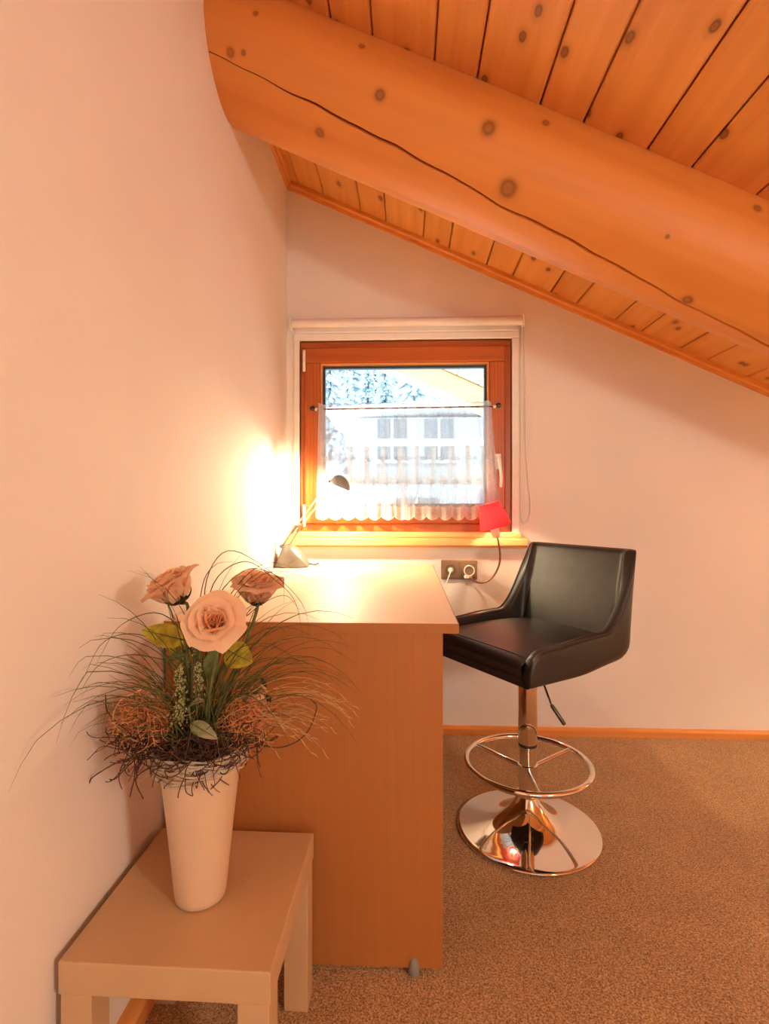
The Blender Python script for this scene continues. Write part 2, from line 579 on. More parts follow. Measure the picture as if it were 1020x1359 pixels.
# the wall behind the camera has a wide window of its own
FX0, FX1, FZ0, FZ1 = -0.42, 1.15, 0.50, 1.62
w = MB()
ring_wall(w, XL, XR, 0, YF - .2, YF, FX0, FX1, FZ0, FZ1, lambda x: ceil_z(x) + .03)
structure(w.build('wall_front', M['wall']))
fw = bpy.data.objects.new('window_2', None); fw.location = ((FX0 + FX1) / 2, YF - .1, FZ0); COL.objects.link(fw); structure(fw)
for xa, xb, za, zb in ((FX0, FX1, FZ0, FZ0 + .07), (FX0, FX1, FZ1 - .07, FZ1), (FX0, FX0 + .07, FZ0 + .07, FZ1 - .07), (FX1 - .07, FX1, FZ0 + .07, FZ1 - .07),
                       ((FX0 + FX1) / 2 - .05, (FX0 + FX1) / 2 + .05, FZ0 + .07, FZ1 - .07)):
    MB().box(xa, xb, YF - .14, YF - .06, za, zb).build('frame_bar', M['winwood'], fw, bevel=.004)
MB().box(FX0 + .06, FX1 - .06, YF - .105, YF - .095, FZ0 + .06, FZ1 - .06).build('glass_pane', M['glass'], fw)
portal('portal_front', ((FX0 + FX1) / 2, YF - .02, (FZ0 + FZ1) / 2), (R(90), 0, 0), FX1 - FX0, FZ1 - FZ0)
portal('portal_back', ((WX0 + WX1) / 2, YB + .12, (WZ0 + WZ1) / 2), (R(-90), 0, 0), WX1 - WX0, WZ1 - WZ0)

# ceiling: slab behind, boards in front, each board a piece of its own
cl = MB()
cl.prism([(XL - .25, YF - .2, ceil_z(XL - .25) + .03), (XR + .2, YF - .2, ceil_z(XR + .2) + .03),
          (XR + .2, YF - .2, ceil_z(XR + .2) + .2), (XL - .25, YF - .2, ceil_z(XL - .25) + .2)], (0, YB + TW - YF + .2, 0))
ceiling = structure(cl.build('ceiling', M['pine']))
xs = [XL]
x = -0.4773
k = 0
while x < XR:
    xs.append(x)
    x += (.1116 if k % 2 == 0 else .1632)
    k += 1
xs.append(XR)
g = .0022
for i in range(len(xs) - 1):
    a, b_ = xs[i] + g, xs[i + 1] - g
    if b_ - a < .01: continue
    y0, y1 = YF, YB
    def cp(xx, d): return Vector((xx, 0, ceil_z(xx))) - SN * d
    e = .004
    prof = [cp(a, .034), cp(b_, .034), cp(b_, e), cp(b_ - e, 0), cp(a + e, 0), cp(a, e)]
    pb = MB().prism([Vector((p.x, y0, p.z)) for p in prof], (0, y1 - y0, 0))
    pb.build('plank', M['pine'], ceiling)

# ceiling mouldings where the boards meet the walls
def moulding(name, p0, p1, out, down, mat, h=.034, t=.022):
    out, down = Vector(out), Vector(down)
    sec = [(0, 0), (t, 0), (t, h * .45), (t * .6, h * .62), (t * .55, h), (0, h)]
    d = Vector(p1) - Vector(p0)
    mb = MB().prism([Vector(p0) + out * a + down * b for a, b in sec], d)
    return structure(mb.build(name, mat))
moulding('trim_1', (XL, YB, ceil_z(XL)), (XR, YB, ceil_z(XR)), (0, -1, 0), SN, M['trim'])
moulding('trim_2', (XL, YF, ceil_z(XL)), (XL, YB - .022, ceil_z(XL)), (1, 0, 0), (0, 0, -1), M['trimy'], h=.04)
# baseboards
def baseboard(name, p0, p1, out, mat, h=.034, t=.018):
    out = Vector(out)
    sec = [(0, 0), (t, 0), (t, h * .7), (t * .5, h), (0, h)]
    mb = MB().prism([Vector(p0) + out * a + Vector((0, 0, b)) for a, b in sec], Vector(p1) - Vector(p0))
    return structure(mb.build(name, mat))
baseboard('baseboard_back', (XL + .03, YB, 0), (XR, YB, 0), (0, -1, 0), M['trim'])
baseboard('baseboard_left', (XL, YF, 0), (XL, YB, 0), (1, 0, 0), M['trimy'], h=.05, t=.026)
baseboard('baseboard_right', (XR, YF, 0), (XR, YB, 0), (-1, 0, 0), M['trimy'])

# ------------------------------------------------------------------ window_1
w1 = bpy.data.objects.new('window_1', None); w1.location = ((WX0 + WX1) / 2, YB + .03, WZ0); COL.objects.link(w1); structure(w1)
def picture_frame(mb_y, x0, x1, z0, z1, bw, names, parent, bevel=.003, bot=None):
    y0, y1 = mb_y
    bot = bot or bw
    MB().box(x0, x1, y0, y1, z1 - bw, z1).build(names, M['winwood'], parent, bevel=bevel)
    MB().box(x0, x1, y0, y1, z0, z0 + bot).build(names, M['winwood'], parent, bevel=bevel)
    MB().box(x0, x0 + bw, y0, y1, z0 + bot, z1 - bw).build(names, M['winwoodz'], parent, bevel=bevel)
    MB().box(x1 - bw, x1, y0, y1, z0 + bot, z1 - bw).build(names, M['winwoodz'], parent, bevel=bevel)
picture_frame((YB + .006, YB + .075), WX0, WX1, WZ0, WZ1, .03, 'frame_bar', w1, bevel=.004, bot=.046)
sash = bpy.data.objects.new('sash', None); COL.objects.link(sash); put(sash, ((WX0 + WX1) / 2, YB, WZ0 + .046), w1)
sx0, sx1, sz0, sz1 = WX0 + .024, WX1 - .030, WZ0 + .046, WZ1 - .031
picture_frame((YB - .012, YB + .05), sx0, sx1, sz0, sz1, .068, 'sash_bar', sash, bevel=.005)
gx0, gx1, gz0, gz1 = sx0 + .068, sx1 - .068, sz0 + .068, sz1 - .068
# glazing beads, a pale lip and then the dark gasket
for (xa, xb, za, zb) in ((gx0, gx1, gz1 - .008, gz1), (gx0, gx1, gz0, gz0 + .008), (gx0, gx0 + .008, gz0 + .008, gz1 - .008), (gx1 - .008, gx1, gz0 + .008, gz1 - .008)):
    MB().box(xa, xb, YB - .002, YB + .05, za, zb).build('glazing_bead', M['trim'], sash, bevel=.002)
for (xa, xb, za, zb) in ((gx0 + .008, gx1 - .008, gz1 - .02, gz1 - .008), (gx0 + .008, gx1 - .008, gz0 + .008, gz0 + .02), (gx0 + .008, gx0 + .018, gz0 + .02, gz1 - .02), (gx1 - .018, gx1 - .008, gz0 + .02, gz1 - .02)):
    MB().box(xa, xb, YB + .02, YB + .045, za, zb).build('gasket', M['gasket'], sash)
MB().box(gx0 + .008, gx1 - .008, YB + .032, YB + .038, gz0 + .008, gz1 - .008).build('glass_pane', M['glass'], sash)
# hinge covers
for z0 in (1.588, .905):
    h = MB(); hx = WX0 + .021
    h.lathe([(.004, 0), (.0065, .004), (.0065, .046), (.0052, .047), (.0052, .049), (.0065, .05), (.0065, .092), (.004, .096)], (hx, YB - .012, z0), 12)
    h.build('hinge_cover', M['plastic'], w1, smooth=40)
# handle
hd = MB().box(.383, .411, YB - .022, YB - .012, 1.155, 1.222)
ho = hd.build('handle_rosette', M['plastic'], sash, bevel=.009, seg=4)
MB().lathe([(.008, 0), (.008, .03)], (.397, YB - .018, 1.196), 14, basis((0, -1, 0))).build('handle_neck', M['plastic'], ho, smooth=40)
lv = MB().tube(spline([(.397, YB - .045, 1.205), (.399, YB - .052, 1.18), (.404, YB - .054, 1.13), (.4045, YB - .05, 1.075)], 6), [.0085, .009, .009, .0088, .0085, .0082, .008, .0078, .0076, .0074, .0074, .0072, .0072, .0072, .007, .007, .0068, .0066, .005], 10)
lv.build('handle_lever', M['plastic'], ho, smooth=50)
# white surround of the frame and sill board
for (xa, xb, za, zb) in ((WX0 - .026, WX1 + .031, WZ1, WZ1 + .03), (WX0 - .026, WX0, WZ0, WZ1), (WX1, WX1 + .031, WZ0, WZ1)):
    MB().box(xa, xb, YB - .014, YB + .02, za, zb).build('casing_strip', M['white'], w1, bevel=.004)
sl = MB()
sl.prism([(XL + .003, YB + .005, .8215), (XL + .003, YB - .042, .8215), (XL + .003, YB - .046, .826), (XL + .003, YB - .046, .850), (XL + .003, YB - .038, .857), (XL + .003, YB + .005, .857)], (.516 - XL, 0, 0))
sill = structure(sl.build('trim_3', M['sill']), 'pale pine window sill board under the small window')
MB().box(WX0 - .04, WX1 + .038, YB - .022, YB + .005, .857, .8815).build('sill_rebate', M['sill'], sill, bevel=.004)
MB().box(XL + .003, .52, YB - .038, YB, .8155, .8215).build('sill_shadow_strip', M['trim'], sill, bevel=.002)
# roller blind
bl = thing('roller_blind', 'white rolled-up roller blind above the small window', 'blind', (0, YB - .03, 1.755))
bx0, bx1, bz = -.500, .498, 1.796
MB().lathe([(.019, 0), (.0195, .003), (.0195, bx1 - bx0 - .003), (.019, bx1 - bx0)], (bx0, YB - .026, bz), 24, basis((1, 0, 0))).build('fabric_roll', M['blind'], bl, smooth=40)
MB().box(bx0 + .01, bx1 - .01, YB - .0095, YB - .0075, 1.762, bz).build('hanging_fabric', M['blind'], bl)
MB().box(bx0 + .01, bx1 - .01, YB - .0150, YB - .0060, 1.756, 1.766).build('bottom_bar', M['white'], bl, bevel=.003)
for xx in (bx0 - .010, bx1 + .001):
    br = MB().box(xx, xx + .009, YB - .045, YB, bz - .024, bz + .024).build('bracket', M['plastic'], bl, bevel=.004)
    MB().lathe([(.006, 0), (.006, .0105)], (xx - .0007, YB - .027, bz - .008), 12, basis((1, 0, 0))).build('bracket_screw', M['darkmetal'], br)
pts = [Vector((.508, YB - .026, bz)), Vector((.512, YB - .014, bz - .05)), Vector((.5155, YB - .010, 1.5)), Vector((.519, YB - .008, 1.25)), Vector((.531, YB - .008, 1.08)), Vector((.5405, YB - .008, .99)), Vector((.530, YB - .009, .935)),
       Vector((.508, YB - .010, .926)), Vector((.498, YB - .011, .99)), Vector((.497, YB - .012, 1.15)), Vector((.499, YB - .02, 1.4)), Vector((.500, YB - .024, bz - .05)), Vector((.502, YB - .030, bz))]
ch = MB().tube(spline(pts, 10), .0021, 6)
ch.build('bead_chain', M['plastic'], bl, smooth=True)

# ------------------------------------------------------------------ lace curtain on its rod
rod = thing('curtain_rod', 'thin brass short curtain rod across the window sash', 'curtain rod', (0, YB - .03, 1.415))
RZ0, RZ1 = 1.417, 1.424
MB().tube([(-.385, YB - .034, RZ0), (.372, YB - .034, RZ1)], .0036, 8).build('rod', M['neck'], rod, smooth=True)
for xx, zz, s in ((-.385, RZ0, -1), (.372, RZ1, 1)):
    MB().lathe([(.0036, 0), (.007, .003), (.008, .009), (.005, .014), (0, .016)], (xx, YB - .034, zz), 12, basis((s, 0, 0))).build('finial', M['ivory'], rod, smooth=True)
    hk = MB().lathe([(.011, 0), (.011, .005), (.006, .008), (.005, .018), (0, .019)], (xx + s * .028, YB - .012, zz + .008), 12, basis((0, -1, 0)))
    hk.tube([(xx + s * .028, YB - .028, zz + .008), (xx + s * .012, YB - .034, zz + .003), (xx, YB - .038, zz - .004)], .0025, 6)
    hk.build('hook', M['darkmetal'], rod, smooth=40)

M['voile'] = sheer('white_voile', (.93, .96, .98), .50, .65)
M['lace'] = sheer('white_lace_hem', (.92, .92, .93), .78, .5)
M['thread'] = plain('grey_embroidery_thread', (.50, .55, .58), rough=.7, var=.1)


def curtain_panel(x0t, x1t, x0b, x1b, label, seed, nscal):
    rnd = random.Random(seed)
    th = thing('lace_curtain', label, 'curtain', ((x0t + x1t) / 2, YB - .034, .935), 'short curtain halves on the window rod')
    ph = [rnd.uniform(0, 6.28) for _ in range(4)]
    zt_off = .022
    def surf(u, h, zb):
        """u across 0..1, h height 0 (hem) .. 1 (top)"""
        zt = RZ0 + (RZ1 - RZ0) * ((x0t + (x1t - x0t) * u) + .385) / .757
        top = zt + zt_off * (1 + .15 * math.sin(u * 60 + ph[0]))
        flare = (1 - h) ** 1.3
        x = (x0t + (x1t - x0t) * u) * (1 - flare) + (x0b + (x1b - x0b) * u) * flare
        z = zb + (top - zb) * h
        wv = math.sin(u * 2 * PI * 6.3 + ph[1] + .5 * math.sin(u * 9 + ph[2])) + .45 * math.sin(u * 2 * PI * 13.7 + ph[3])
        amp = .0075 * (.55 + .45 * h) + .004 * (1 - h)
        pinch = 1 - .75 * math.exp(-((z - zt) / .012) ** 2)
        y = YB - .036 + wv * amp * pinch - .012 * (1 - h)
        x += .0045 * math.cos(u * 2 * PI * 6.3 + ph[1]) * h
        return Vector((x, y, z))
    zh = .935
    def hem_z(u):
        s = abs(math.sin(u * PI * nscal))
        return zh + .017 * (1 - s ** .7)
    nu = 150
    hl = .105        # share of the height taken by the lace hem
    MB().grid(lambda u, v: surf(u, hl + (1 - hl) * v, hem_z(u)), nu, 24).build('voile', M['voile'], th, smooth=True)
    lace = MB().grid(lambda u, v: surf(u, hl * v, hem_z(u)), nu, 5).build('lace_hem', M['lace'], th, smooth=True)
    MB().tube([surf(i / nu, 0, hem_z(i / nu)) for i in range(nu + 1)], .0013, 5).build('hem_edge', M['white'], th, smooth=True)
    MB().tube([surf(i / nu, .995, hem_z(i / nu)) for i in range(nu + 1)], .0011, 5).build('top_ruffle_edge', M['thread'], th, smooth=True)
    # embroidery: small sprigs of three petals over a stem, and arcs above the hem
    em = MB()
    def stitch(u, h, pts, r=.0010):
        out = []
        for du, dh in pts:
            p = surf(min(1, max(0, u + du)), min(1, max(0, h + dh)), zh + .008)
            out.append(p + Vector((0, -.0012, 0)))
        em.tube(out, r, 4)
    W = x1t - x0t
    def sprig(u, h, s):
        e = .011 * s / W; f = .016 * s
        for k in (-1, 0, 1):
            c = (k * e * .8, f * (1.35 if k == 0 else .9))
            stitch(u, h, [(c[0] + e * .45 * math.cos(a), c[1] + f * .5 * math.sin(a)) for a in [i * PI / 3 for i in range(7)]])
        stitch(u, h, [(0, f * .5), (0, -f * 1.2)])
        stitch(u, h, [(0, -f * .2), (e * .9, f * .2)])
        stitch(u, h, [(0, -f * .2), (-e * .9, f * .2)])
    n1 = int(round(nscal * .8))
    for i in range(n1):
        sprig((i + .5) / n1 + rnd.uniform(-.01, .01), .50, 1.25)
    n2 = nscal
    for i in range(n2):
        sprig((i + .5) / n2, .30, 1.0)
        a = (i + .5) / n2
        d = .42 / n2
        stitch(a, .14, [(-d, -.02), (-d * .7, .05), (-d * .3, .1), (0, .14), (d * .3, .1), (d * .7, .05), (d, -.02)])
        stitch(a, .14, [(-d * .5, -.02), (-d * .3, .02), (0, .05), (d * .3, .02), (d * .5, -.02)])
        for rr in (.30, .2, .1):
            stitch(a, .055, [(rr / n2 * math.cos(t), .10 * rr * math.sin(t)) for t in [j * PI / 6 for j in range(13)]], .0009)
    em.build('embroidery', M['thread'], th, kind='stuff')
    return th
curtain_panel(-.378, -.012, -.392, .006, 'sheer white lace curtain half beside the grey desk lamp head', 3, 7)
curtain_panel(-.024, .368, -.022, .412, 'sheer white lace curtain half behind the red lamp shade', 8, 8)

# ------------------------------------------------------------------ outside the window
M['snow'] = plain('snow', (.88, .92, .96), rough=.8, var=.04, vscale=.8)
M['snowtree'] = leafy('snowy_needles', (.90, .95, .98), (.42, .56, .62), trans=.1, scale=5)
M['bark'] = plain('bark', (.16, .13, .11), rough=.9)
M['housewall'] = plain('chalet_wall', (.62, .68, .72), rough=.8, var=.05, vscale=2)
M['housewin'] = plain('chalet_window', (.16, .22, .26), rough=.2)
M['housewood'] = plain('chalet_wood', (.34, .24, .18), rough=.7, var=.1, vscale=4)
M['soffit'] = wood('pale_soffit_boards', (.86, .76, .62), (.78, .66, .5), 'Y', grain=20, along=1)
M['outbeam'] = wood('pale_yellow_rafter', (.95, .72, .46), (.88, .62, .36), 'X', grain=14, along=1, rough=.5)  # orange timber, its overexposed paleness put into the colour

def hill_z(x, y):
    return -3.0 + max(0, y - 9) * .36 + 1.1 * mnoise.noise(Vector((x * .08, y * .08, 2.0))) + .25 * mnoise.noise(Vector((x * .4, y * .4, 7.0)))
hl = MB().grid(lambda u, v: Vector((-45 + 90 * u, 4 + 86 * v, hill_z(-45 + 90 * u, 4 + 86 * v))), 90, 86)
structure(hl.build('snowy_hillside', M['snow'], smooth=True), 'snow covered hillside rising outside the small window')

def fir_mesh(seed, h, rad):
    rnd = random.Random(seed)
    mb = MB()
    tiers = 17
    for t in range(tiers):
        f = t / tiers
        z = h * (.12 + .86 * f)
        r = rad * (1 - f) ** .85 + .12
        n = 17
        for k in range(n):
            a = 2 * PI * (k + rnd.random() * .7) / n + t
            rr = r * rnd.uniform(.6, 1.1)
            zj = z + rnd.uniform(-.6, .6) * h / tiers
            tip = Vector((rr * math.cos(a), rr * math.sin(a), zj - rr * rnd.uniform(.2, .75)))
            root = Vector((0, 0, zj + .1 * h / tiers))
            sd = Vector((-math.sin(a), math.cos(a), 0)) * (r * .15)
            mid = root.lerp(tip, .62)
            mb.add([root, mid + sd + Vector((0, 0, -.08)), tip, mid - sd + Vector((0, 0, -.08)), mid + Vector((0, 0, .16 * r))],
                   [(0, 1, 4), (1, 2, 4), (2, 3, 4), (3, 0, 4), (0, 3, 2, 1)])
    return mb
kinds = []
for sd_, h_, r_ in ((1, 8.0, 1.10), (2, 6.6, .95), (3, 9.5, 1.25)):
    f = fir_mesh(sd_, h_, r_)
    kinds.append((f, h_))
spots = []
rr_ = random.Random(12)
for row, (yy, n) in enumerate(((24, 5), (29, 6), (34, 7), (39, 8), (45, 9))):
    for i in range(n):
        fx = (i + .5 + rr_.uniform(-.06, .06)) / n
        spots.append((-.30 * yy + fx * .62 * yy, yy + rr_.uniform(-.9, .9), rr_.randrange(3), rr_.uniform(0, 6)))
protos = {}
for (x_, y_, k_, a_) in spots:
    if k_ not in protos:
        t = thing('fir_tree', 'snow laden fir tree on the hillside beyond the window', 'tree', (x_, y_, hill_z(x_, y_) - .1), 'fir trees on the hillside')
        fo = kinds[k_][0].build('foliage', M['snowtree'], None, origin=(0, 0, 0)); fo.parent = t; fo.location = (0, 0, 0)
        tk = MB().lathe([(.11, 0), (.07, kinds[k_][1] * .3), (.02, kinds[k_][1] * .9)], (0, 0, 0), 7).build('trunk', M['bark'], None, origin=(0, 0, 0)); tk.parent = t; tk.location = (0, 0, 0)
        protos[k_] = (t, fo, tk)
    else:
        t0, fo, tk = protos[k_]
        t = t0.copy(); COL.objects.link(t); t.location = (x_, y_, hill_z(x_, y_) - .1)
        for ch_ in (fo, tk):
            c = ch_.copy(); COL.objects.link(c); c.parent = t
    t.rotation_euler = (0, 0, a_)
    q_ = .82 + .36 * ((a_ * 7.31) % 1.0)
    t.scale = (min(q_, 1.05), min(q_, 1.05), q_)

# neighbouring chalet seen through the voile
HX, HY = 1.0, 13.0
house = thing('chalet', 'neighbouring chalet with snowy roof seen through the lace curtain', 'building', (HX, HY + 2, -.85))
hz = -.85
MB().box(HX - 2.3, HX + 2.4, HY, HY + 4, hz - 2.5, hz + 4.0).build('walls', M['housewall'], house)
for (xa, xb, za, zb) in ((-1.7, -1.0, 2.95, 3.95), (-.55, .15, 2.95, 3.95), (.9, 1.7, 2.95, 3.95), (-1.3, -.2, .9, 2.0), (.8, 1.8, .4, 2.2)):
    wd = MB().box(HX + xa, HX + xb, HY - .05, HY + .02, hz + za, hz + zb).build('window', M['housewin'], house)
    MB().box(HX + (xa + xb) / 2 - .03, HX + (xa + xb) / 2 + .03, HY - .08, HY - .05, hz + za, hz + zb).build('mullion', M['white'], wd)
    MB().box(HX + xa - .06, HX + xb + .06, HY - .1, HY - .04, hz + za - .08, hz + za).build('window_ledge', M['white'], wd)
bal = MB().box(HX - 2.4, HX + 2.4, HY - .9, HY, hz + 2.35, hz + 2.5).build('balcony', M['housewood'], house)
MB().box(HX - 2.4, HX + 2.4, HY - .95, HY - .8, hz + 3.2, hz + 3.36).build('snowy_rail', M['snow'], bal, bevel=.04)
for i in range(13):
    MB().box(HX - 2.35 + i * .385, HX - 2.25 + i * .385, HY - .9, HY - .86, hz + 2.5, hz + 3.2).build('baluster', M['housewood'], bal)
MB().prism([(HX - 2.9, HY - .6, hz + 3.98), (HX + .05, HY - .6, hz + 4.12), (HX + 3.0, HY - .6, hz + 3.98), (HX + 3.0, HY - .6, hz + 4.15), (HX + .05, HY - .6, hz + 4.34), (HX - 2.9, HY - .6, hz + 4.15)], (0, 5, 0)).build('roof', M['snow'], house)

# roof overhang outside the gable wall
ov = MB()
y0, y1 = YB + TW, 4.25
for i in range(0, 20):
    xa = -.9 + i * .16; xb = xa + .155
    p = [Vector((xa, y0, ceil_z(xa) - .06)), Vector((xb, y0, ceil_z(xb) - .06)), Vector((xb, y0, ceil_z(xb) - .03)), Vector((xa, y0, ceil_z(xa) - .03))]
    ov.prism(p, (0, y1 - y0, 0))
oh = structure(MB().prism([(-.9, y0, ceil_z(-.9) - .03), (2.4, y0, ceil_z(2.4) - .03), (2.4, y0, ceil_z(2.4) + .18), (-.9, y0, ceil_z(-.9) + .18)], (0, y1 - y0, 0)).build('roof_overhang', M['snow']), 'snow covered roof overhang outside the window')
for i in range(0, 20):
    xa = -.9 + i * .16; xb = xa + .155
    MB().prism([Vector((xa, y0, ceil_z(xa) - .06)), Vector((xb, y0, ceil_z(xb) - .06)), Vector((xb, y0, ceil_z(xb) - .032)), Vector((xa, y0, ceil_z(xa) - .032))], (0, y1 - y0, 0)).build('soffit_board', M['soffit'], oh)
og = MB()
og.prism([(-.9, 3.95, ceil_z(-.9) - .245), (2.4, 3.95, ceil_z(2.4) - .245), (2.4, 3.95, ceil_z(2.4) - .062), (-.9, 3.95, ceil_z(-.9) - .062)], (0, .2, 0))
tag(og.build('outer_rafter', M['outbeam'], bevel=.02), 'yellow wooden rafter under the roof overhang outside the window', 'beam')

# ------------------------------------------------------------------ the big rafter log
BY, BR_ = 1.530, BEAM_R          # depth of the log's axis and its radius
BD = 0.100                      # axis below the boards
def beam_axis(s): return Vector((0, BY, ceil_z(0))) + SN * BD + SX * s
s0 = (XL - .03) / SX.x; s1 = XR / SX.x
# crack: angle (degrees round the log, 0 = towards the camera, 90 = straight down) over the length
CRK_S = [s0, -.499, -.405, -.233, -.161, -.069, .069, .188, .288, .382, .475, .595, .744, .936, 1.071, 1.235, 1.8, s1]
CRK_A = [35.5, 36.4, 38.7, 41.6, 42.4, 46.7, 47.5, 52.8, 54.5, 59.5, 61.2, 63.4, 68.9, 77, 80.5, 86, 96, 110]
offs = [-1.4, -.75, -.28, .28, .75, 1.4]
bm_ = MB(); bm_.uv = []
NS = 300
A0, A1 = -42.0, 222.0
rowlen = None
for i in range(NS + 1):
    s = s0 + (s1 - s0) * i / NS
    ca = lerp1(CRK_S, CRK_A, s) + .5 * math.sin(s * 21) + .35 * math.sin(s * 47 + 1)
    wd = .55 + .55 * sstep(-.3, .3, s) + .3 * math.sin(s * 9 + 2)
    lo = [A0 + (ca - 1.6 * wd - A0) * k / 46 for k in range(46)]
    mid = [ca + q * wd for q in offs]
    hi = [ca + 1.6 * wd + (A1 - ca - 1.6 * wd) * k / 70 for k in range(71)]
    angs = lo + mid + hi
    rowlen = len(angs)
    c = beam_axis(s)
    for j, a in enumerate(angs):
        t = R(a)
        r = BR_ * (1 + .012 * mnoise.noise(Vector((s * 2.2, math.cos(t) * 1.6, math.sin(t) * 1.6))) + .004 * mnoise.noise(Vector((s * 9, math.cos(t) * 6, math.sin(t) * 6))))
        # a hewn flat along the underside
        fl = R(108)
        d = math.cos(t - fl)
        if d > .0: r = min(r, BR_ * .975 / max(d, .2))
        # shallow drying check near the left end
        if 46 <= j < 52:
            dep = (0, .010, .022, .022, .010, 0)[j - 46] * sstep(s0 - .2, -.1, s) * 1.0
            r -= dep
        p = c + Vector((0, -math.cos(t), 0)) * r + SN * (math.sin(t) * r)
        bm_.v.append(p)
        bm_.uv.append((s, t * BR_))
for i in range(NS):
    for j in range(rowlen - 1):
        a = i * rowlen + j
        bm_.f.append((a, a + 1, a + rowlen + 1, a + rowlen))
bm_.f.append(tuple(range(rowlen)))
bm_.f.append(tuple(range(NS * rowlen, NS * rowlen + rowlen)))
bo = bm_.build('rafter_beam', M['beam'], smooth=55)
tag(bo, 'thick round orange log rafter with a long crack under the board ceiling', 'beam')

# ------------------------------------------------------------------ desk
DZ, DX1, DY0, DY1 = .7486, .1096, 1.122, 2.225
desk = thing('desk', 'beech laminate desk standing lengthwise along the left wall', 'desk', ((XL + DX1) / 2, (DY0 + DY1) / 2, 0))
dx0 = XL + .006
MB().box(dx0, DX1, DY0, DY1, DZ - .021, DZ).build('desktop', M['beechtop_glare'], desk, bevel=.0015)
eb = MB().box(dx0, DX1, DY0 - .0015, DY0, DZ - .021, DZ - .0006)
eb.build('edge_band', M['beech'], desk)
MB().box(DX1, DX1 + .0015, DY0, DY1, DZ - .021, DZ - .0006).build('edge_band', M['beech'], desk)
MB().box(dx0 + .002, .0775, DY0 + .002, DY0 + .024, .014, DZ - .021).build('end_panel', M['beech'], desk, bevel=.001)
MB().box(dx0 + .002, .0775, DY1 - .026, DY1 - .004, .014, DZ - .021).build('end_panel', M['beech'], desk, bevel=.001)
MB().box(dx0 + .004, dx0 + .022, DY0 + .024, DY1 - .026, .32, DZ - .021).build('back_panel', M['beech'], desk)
for yy, s in ((DY0 + .006, -1), (DY1 - .008, 1)):
    for xx in (.016, dx0 + .08):
        ft = MB()
        ft.lathe([(.0, .037), (.0045, .0355), (.0080, .031), (.0105, .024), (.0120, .015), (.0122, .008), (.0112, .003), (.009, 0)], (xx, yy - .002 * 1, 0), 18)
        ft.build('glide_foot', M['greyp'], desk, smooth=True)

# ------------------------------------------------------------------ little side table
ft_ = [Vector((-.5135, .7684, 0)), Vector((-.1969, .7548, 0)), Vector((-.1929, 1.083, 0)), Vector((-.5135, 1.0800, 0))]
TZ, TT, LG = .3226, .049, .05
ctr = sum(ft_, Vector()) / 4
ex = ((ft_[1] - ft_[0]) + (ft_[2] - ft_[3])).normalized()
ey = Vector((-ex.y, ex.x, 0))
hx, hy = .160, .163
ctr.x = -.3545 + .001
side = thing('side_table', 'small square cream side table carrying the flower vase', 'table', (ctr.x, ctr.y, 0))
def tb(a0, a1, b0, b1, z0, z1):
    q = [ctr + ex * a + ey * b for a, b in ((a0, b0), (a1, b0), (a1, b1), (a0, b1))]
    return MB().hexa([p + Vector((0, 0, z0)) for p in q], [p + Vector((0, 0, z1)) for p in q])
tb(-hx, hx, -hy, hy, TZ - TT, TZ).build('tabletop', M['cream'], side, bevel=.002)
i_ = .0025
for sa in (-1, 1):
    for sb in (-1, 1):
        a0, a1 = sorted((sa * (hx - i_), sa * (hx - LG))); b0, b1 = sorted((sb * (hy - i_), sb * (hy - LG)))
        tb(a0, a1, b0, b1, 0, TZ - TT).build('leg', M['cream'], side, bevel=.0015)

# ------------------------------------------------------------------ bar stool
CX_, CYS = .374, 1.645
stool = thing('bar_stool', 'black leatherette bar stool with chrome base beside the desk', 'stool', (CX_, CYS, 0))
FA = R(213.5)
fwd = Vector((math.cos(FA), math.sin(FA), 0)); rgt = Vector((-math.sin(FA), math.cos(FA), 0))
def sp(a, b, c): return Vector((CX_, CYS, 0)) + fwd * a + rgt * b + Vector((0, 0, c))
pr = [(.213, 0), (.2145, .004), (.2135, .008), (.205, .011), (.18, .0145), (.15, .0195), (.12, .027), (.095, .037), (.074, .050), (.056, .067), (.043, .084), (.035, .098), (.031, .106)]
prs = spline([Vector((a, b, 0)) for a, b in pr], 4)
MB().lathe([(p.x, p.y) for p in prs], (CX_, CYS, 0), 96).build('base', M['chrome'], stool, smooth=50)
MB().lathe([(.030, .106), (.034, .108), (.034, .114), (.029, .117), (.026, .118), (.026, .262)], (CX_, CYS, 0), 40).build('lower_column', M['chrome'], stool, smooth=35)
MB().lathe([(.0275, .258), (.0285, .26), (.0285, .266), (.0275, .268)], (CX_, CYS, 0), 32).build('column_ring', M['black'], stool, smooth=35)
MB().lathe([(.0275, .266), (.029, .27), (.029, .535)], (CX_, CYS, 0), 40).build('upper_column', M['chrome'], stool, smooth=35)
frg = MB().tube([(CX_ + .186 * math.cos(2 * PI * k / 72), CYS + .186 * math.sin(2 * PI * k / 72), .205) for k in range(72)], .0088, 14, closed=True)
fr = frg.build('footrest', M['chrome'], stool, smooth=True)
MB().lathe([(.0262, .150), (.030, .152), (.030, .202), (.0262, .204)], (CX_, CYS, 0), 40).build('footrest_collar', M['chrome'], fr, smooth=35)
for a in (141, 31, 267):
    MB().tube([(CX_ + .028 * math.cos(R(a)), CYS + .028 * math.sin(R(a)), .188), (CX_ + .180 * math.cos(R(a)), CYS + .180 * math.sin(R(a)), .205)], .0065, 10).build('spoke', M['chrome'], fr, smooth=40)
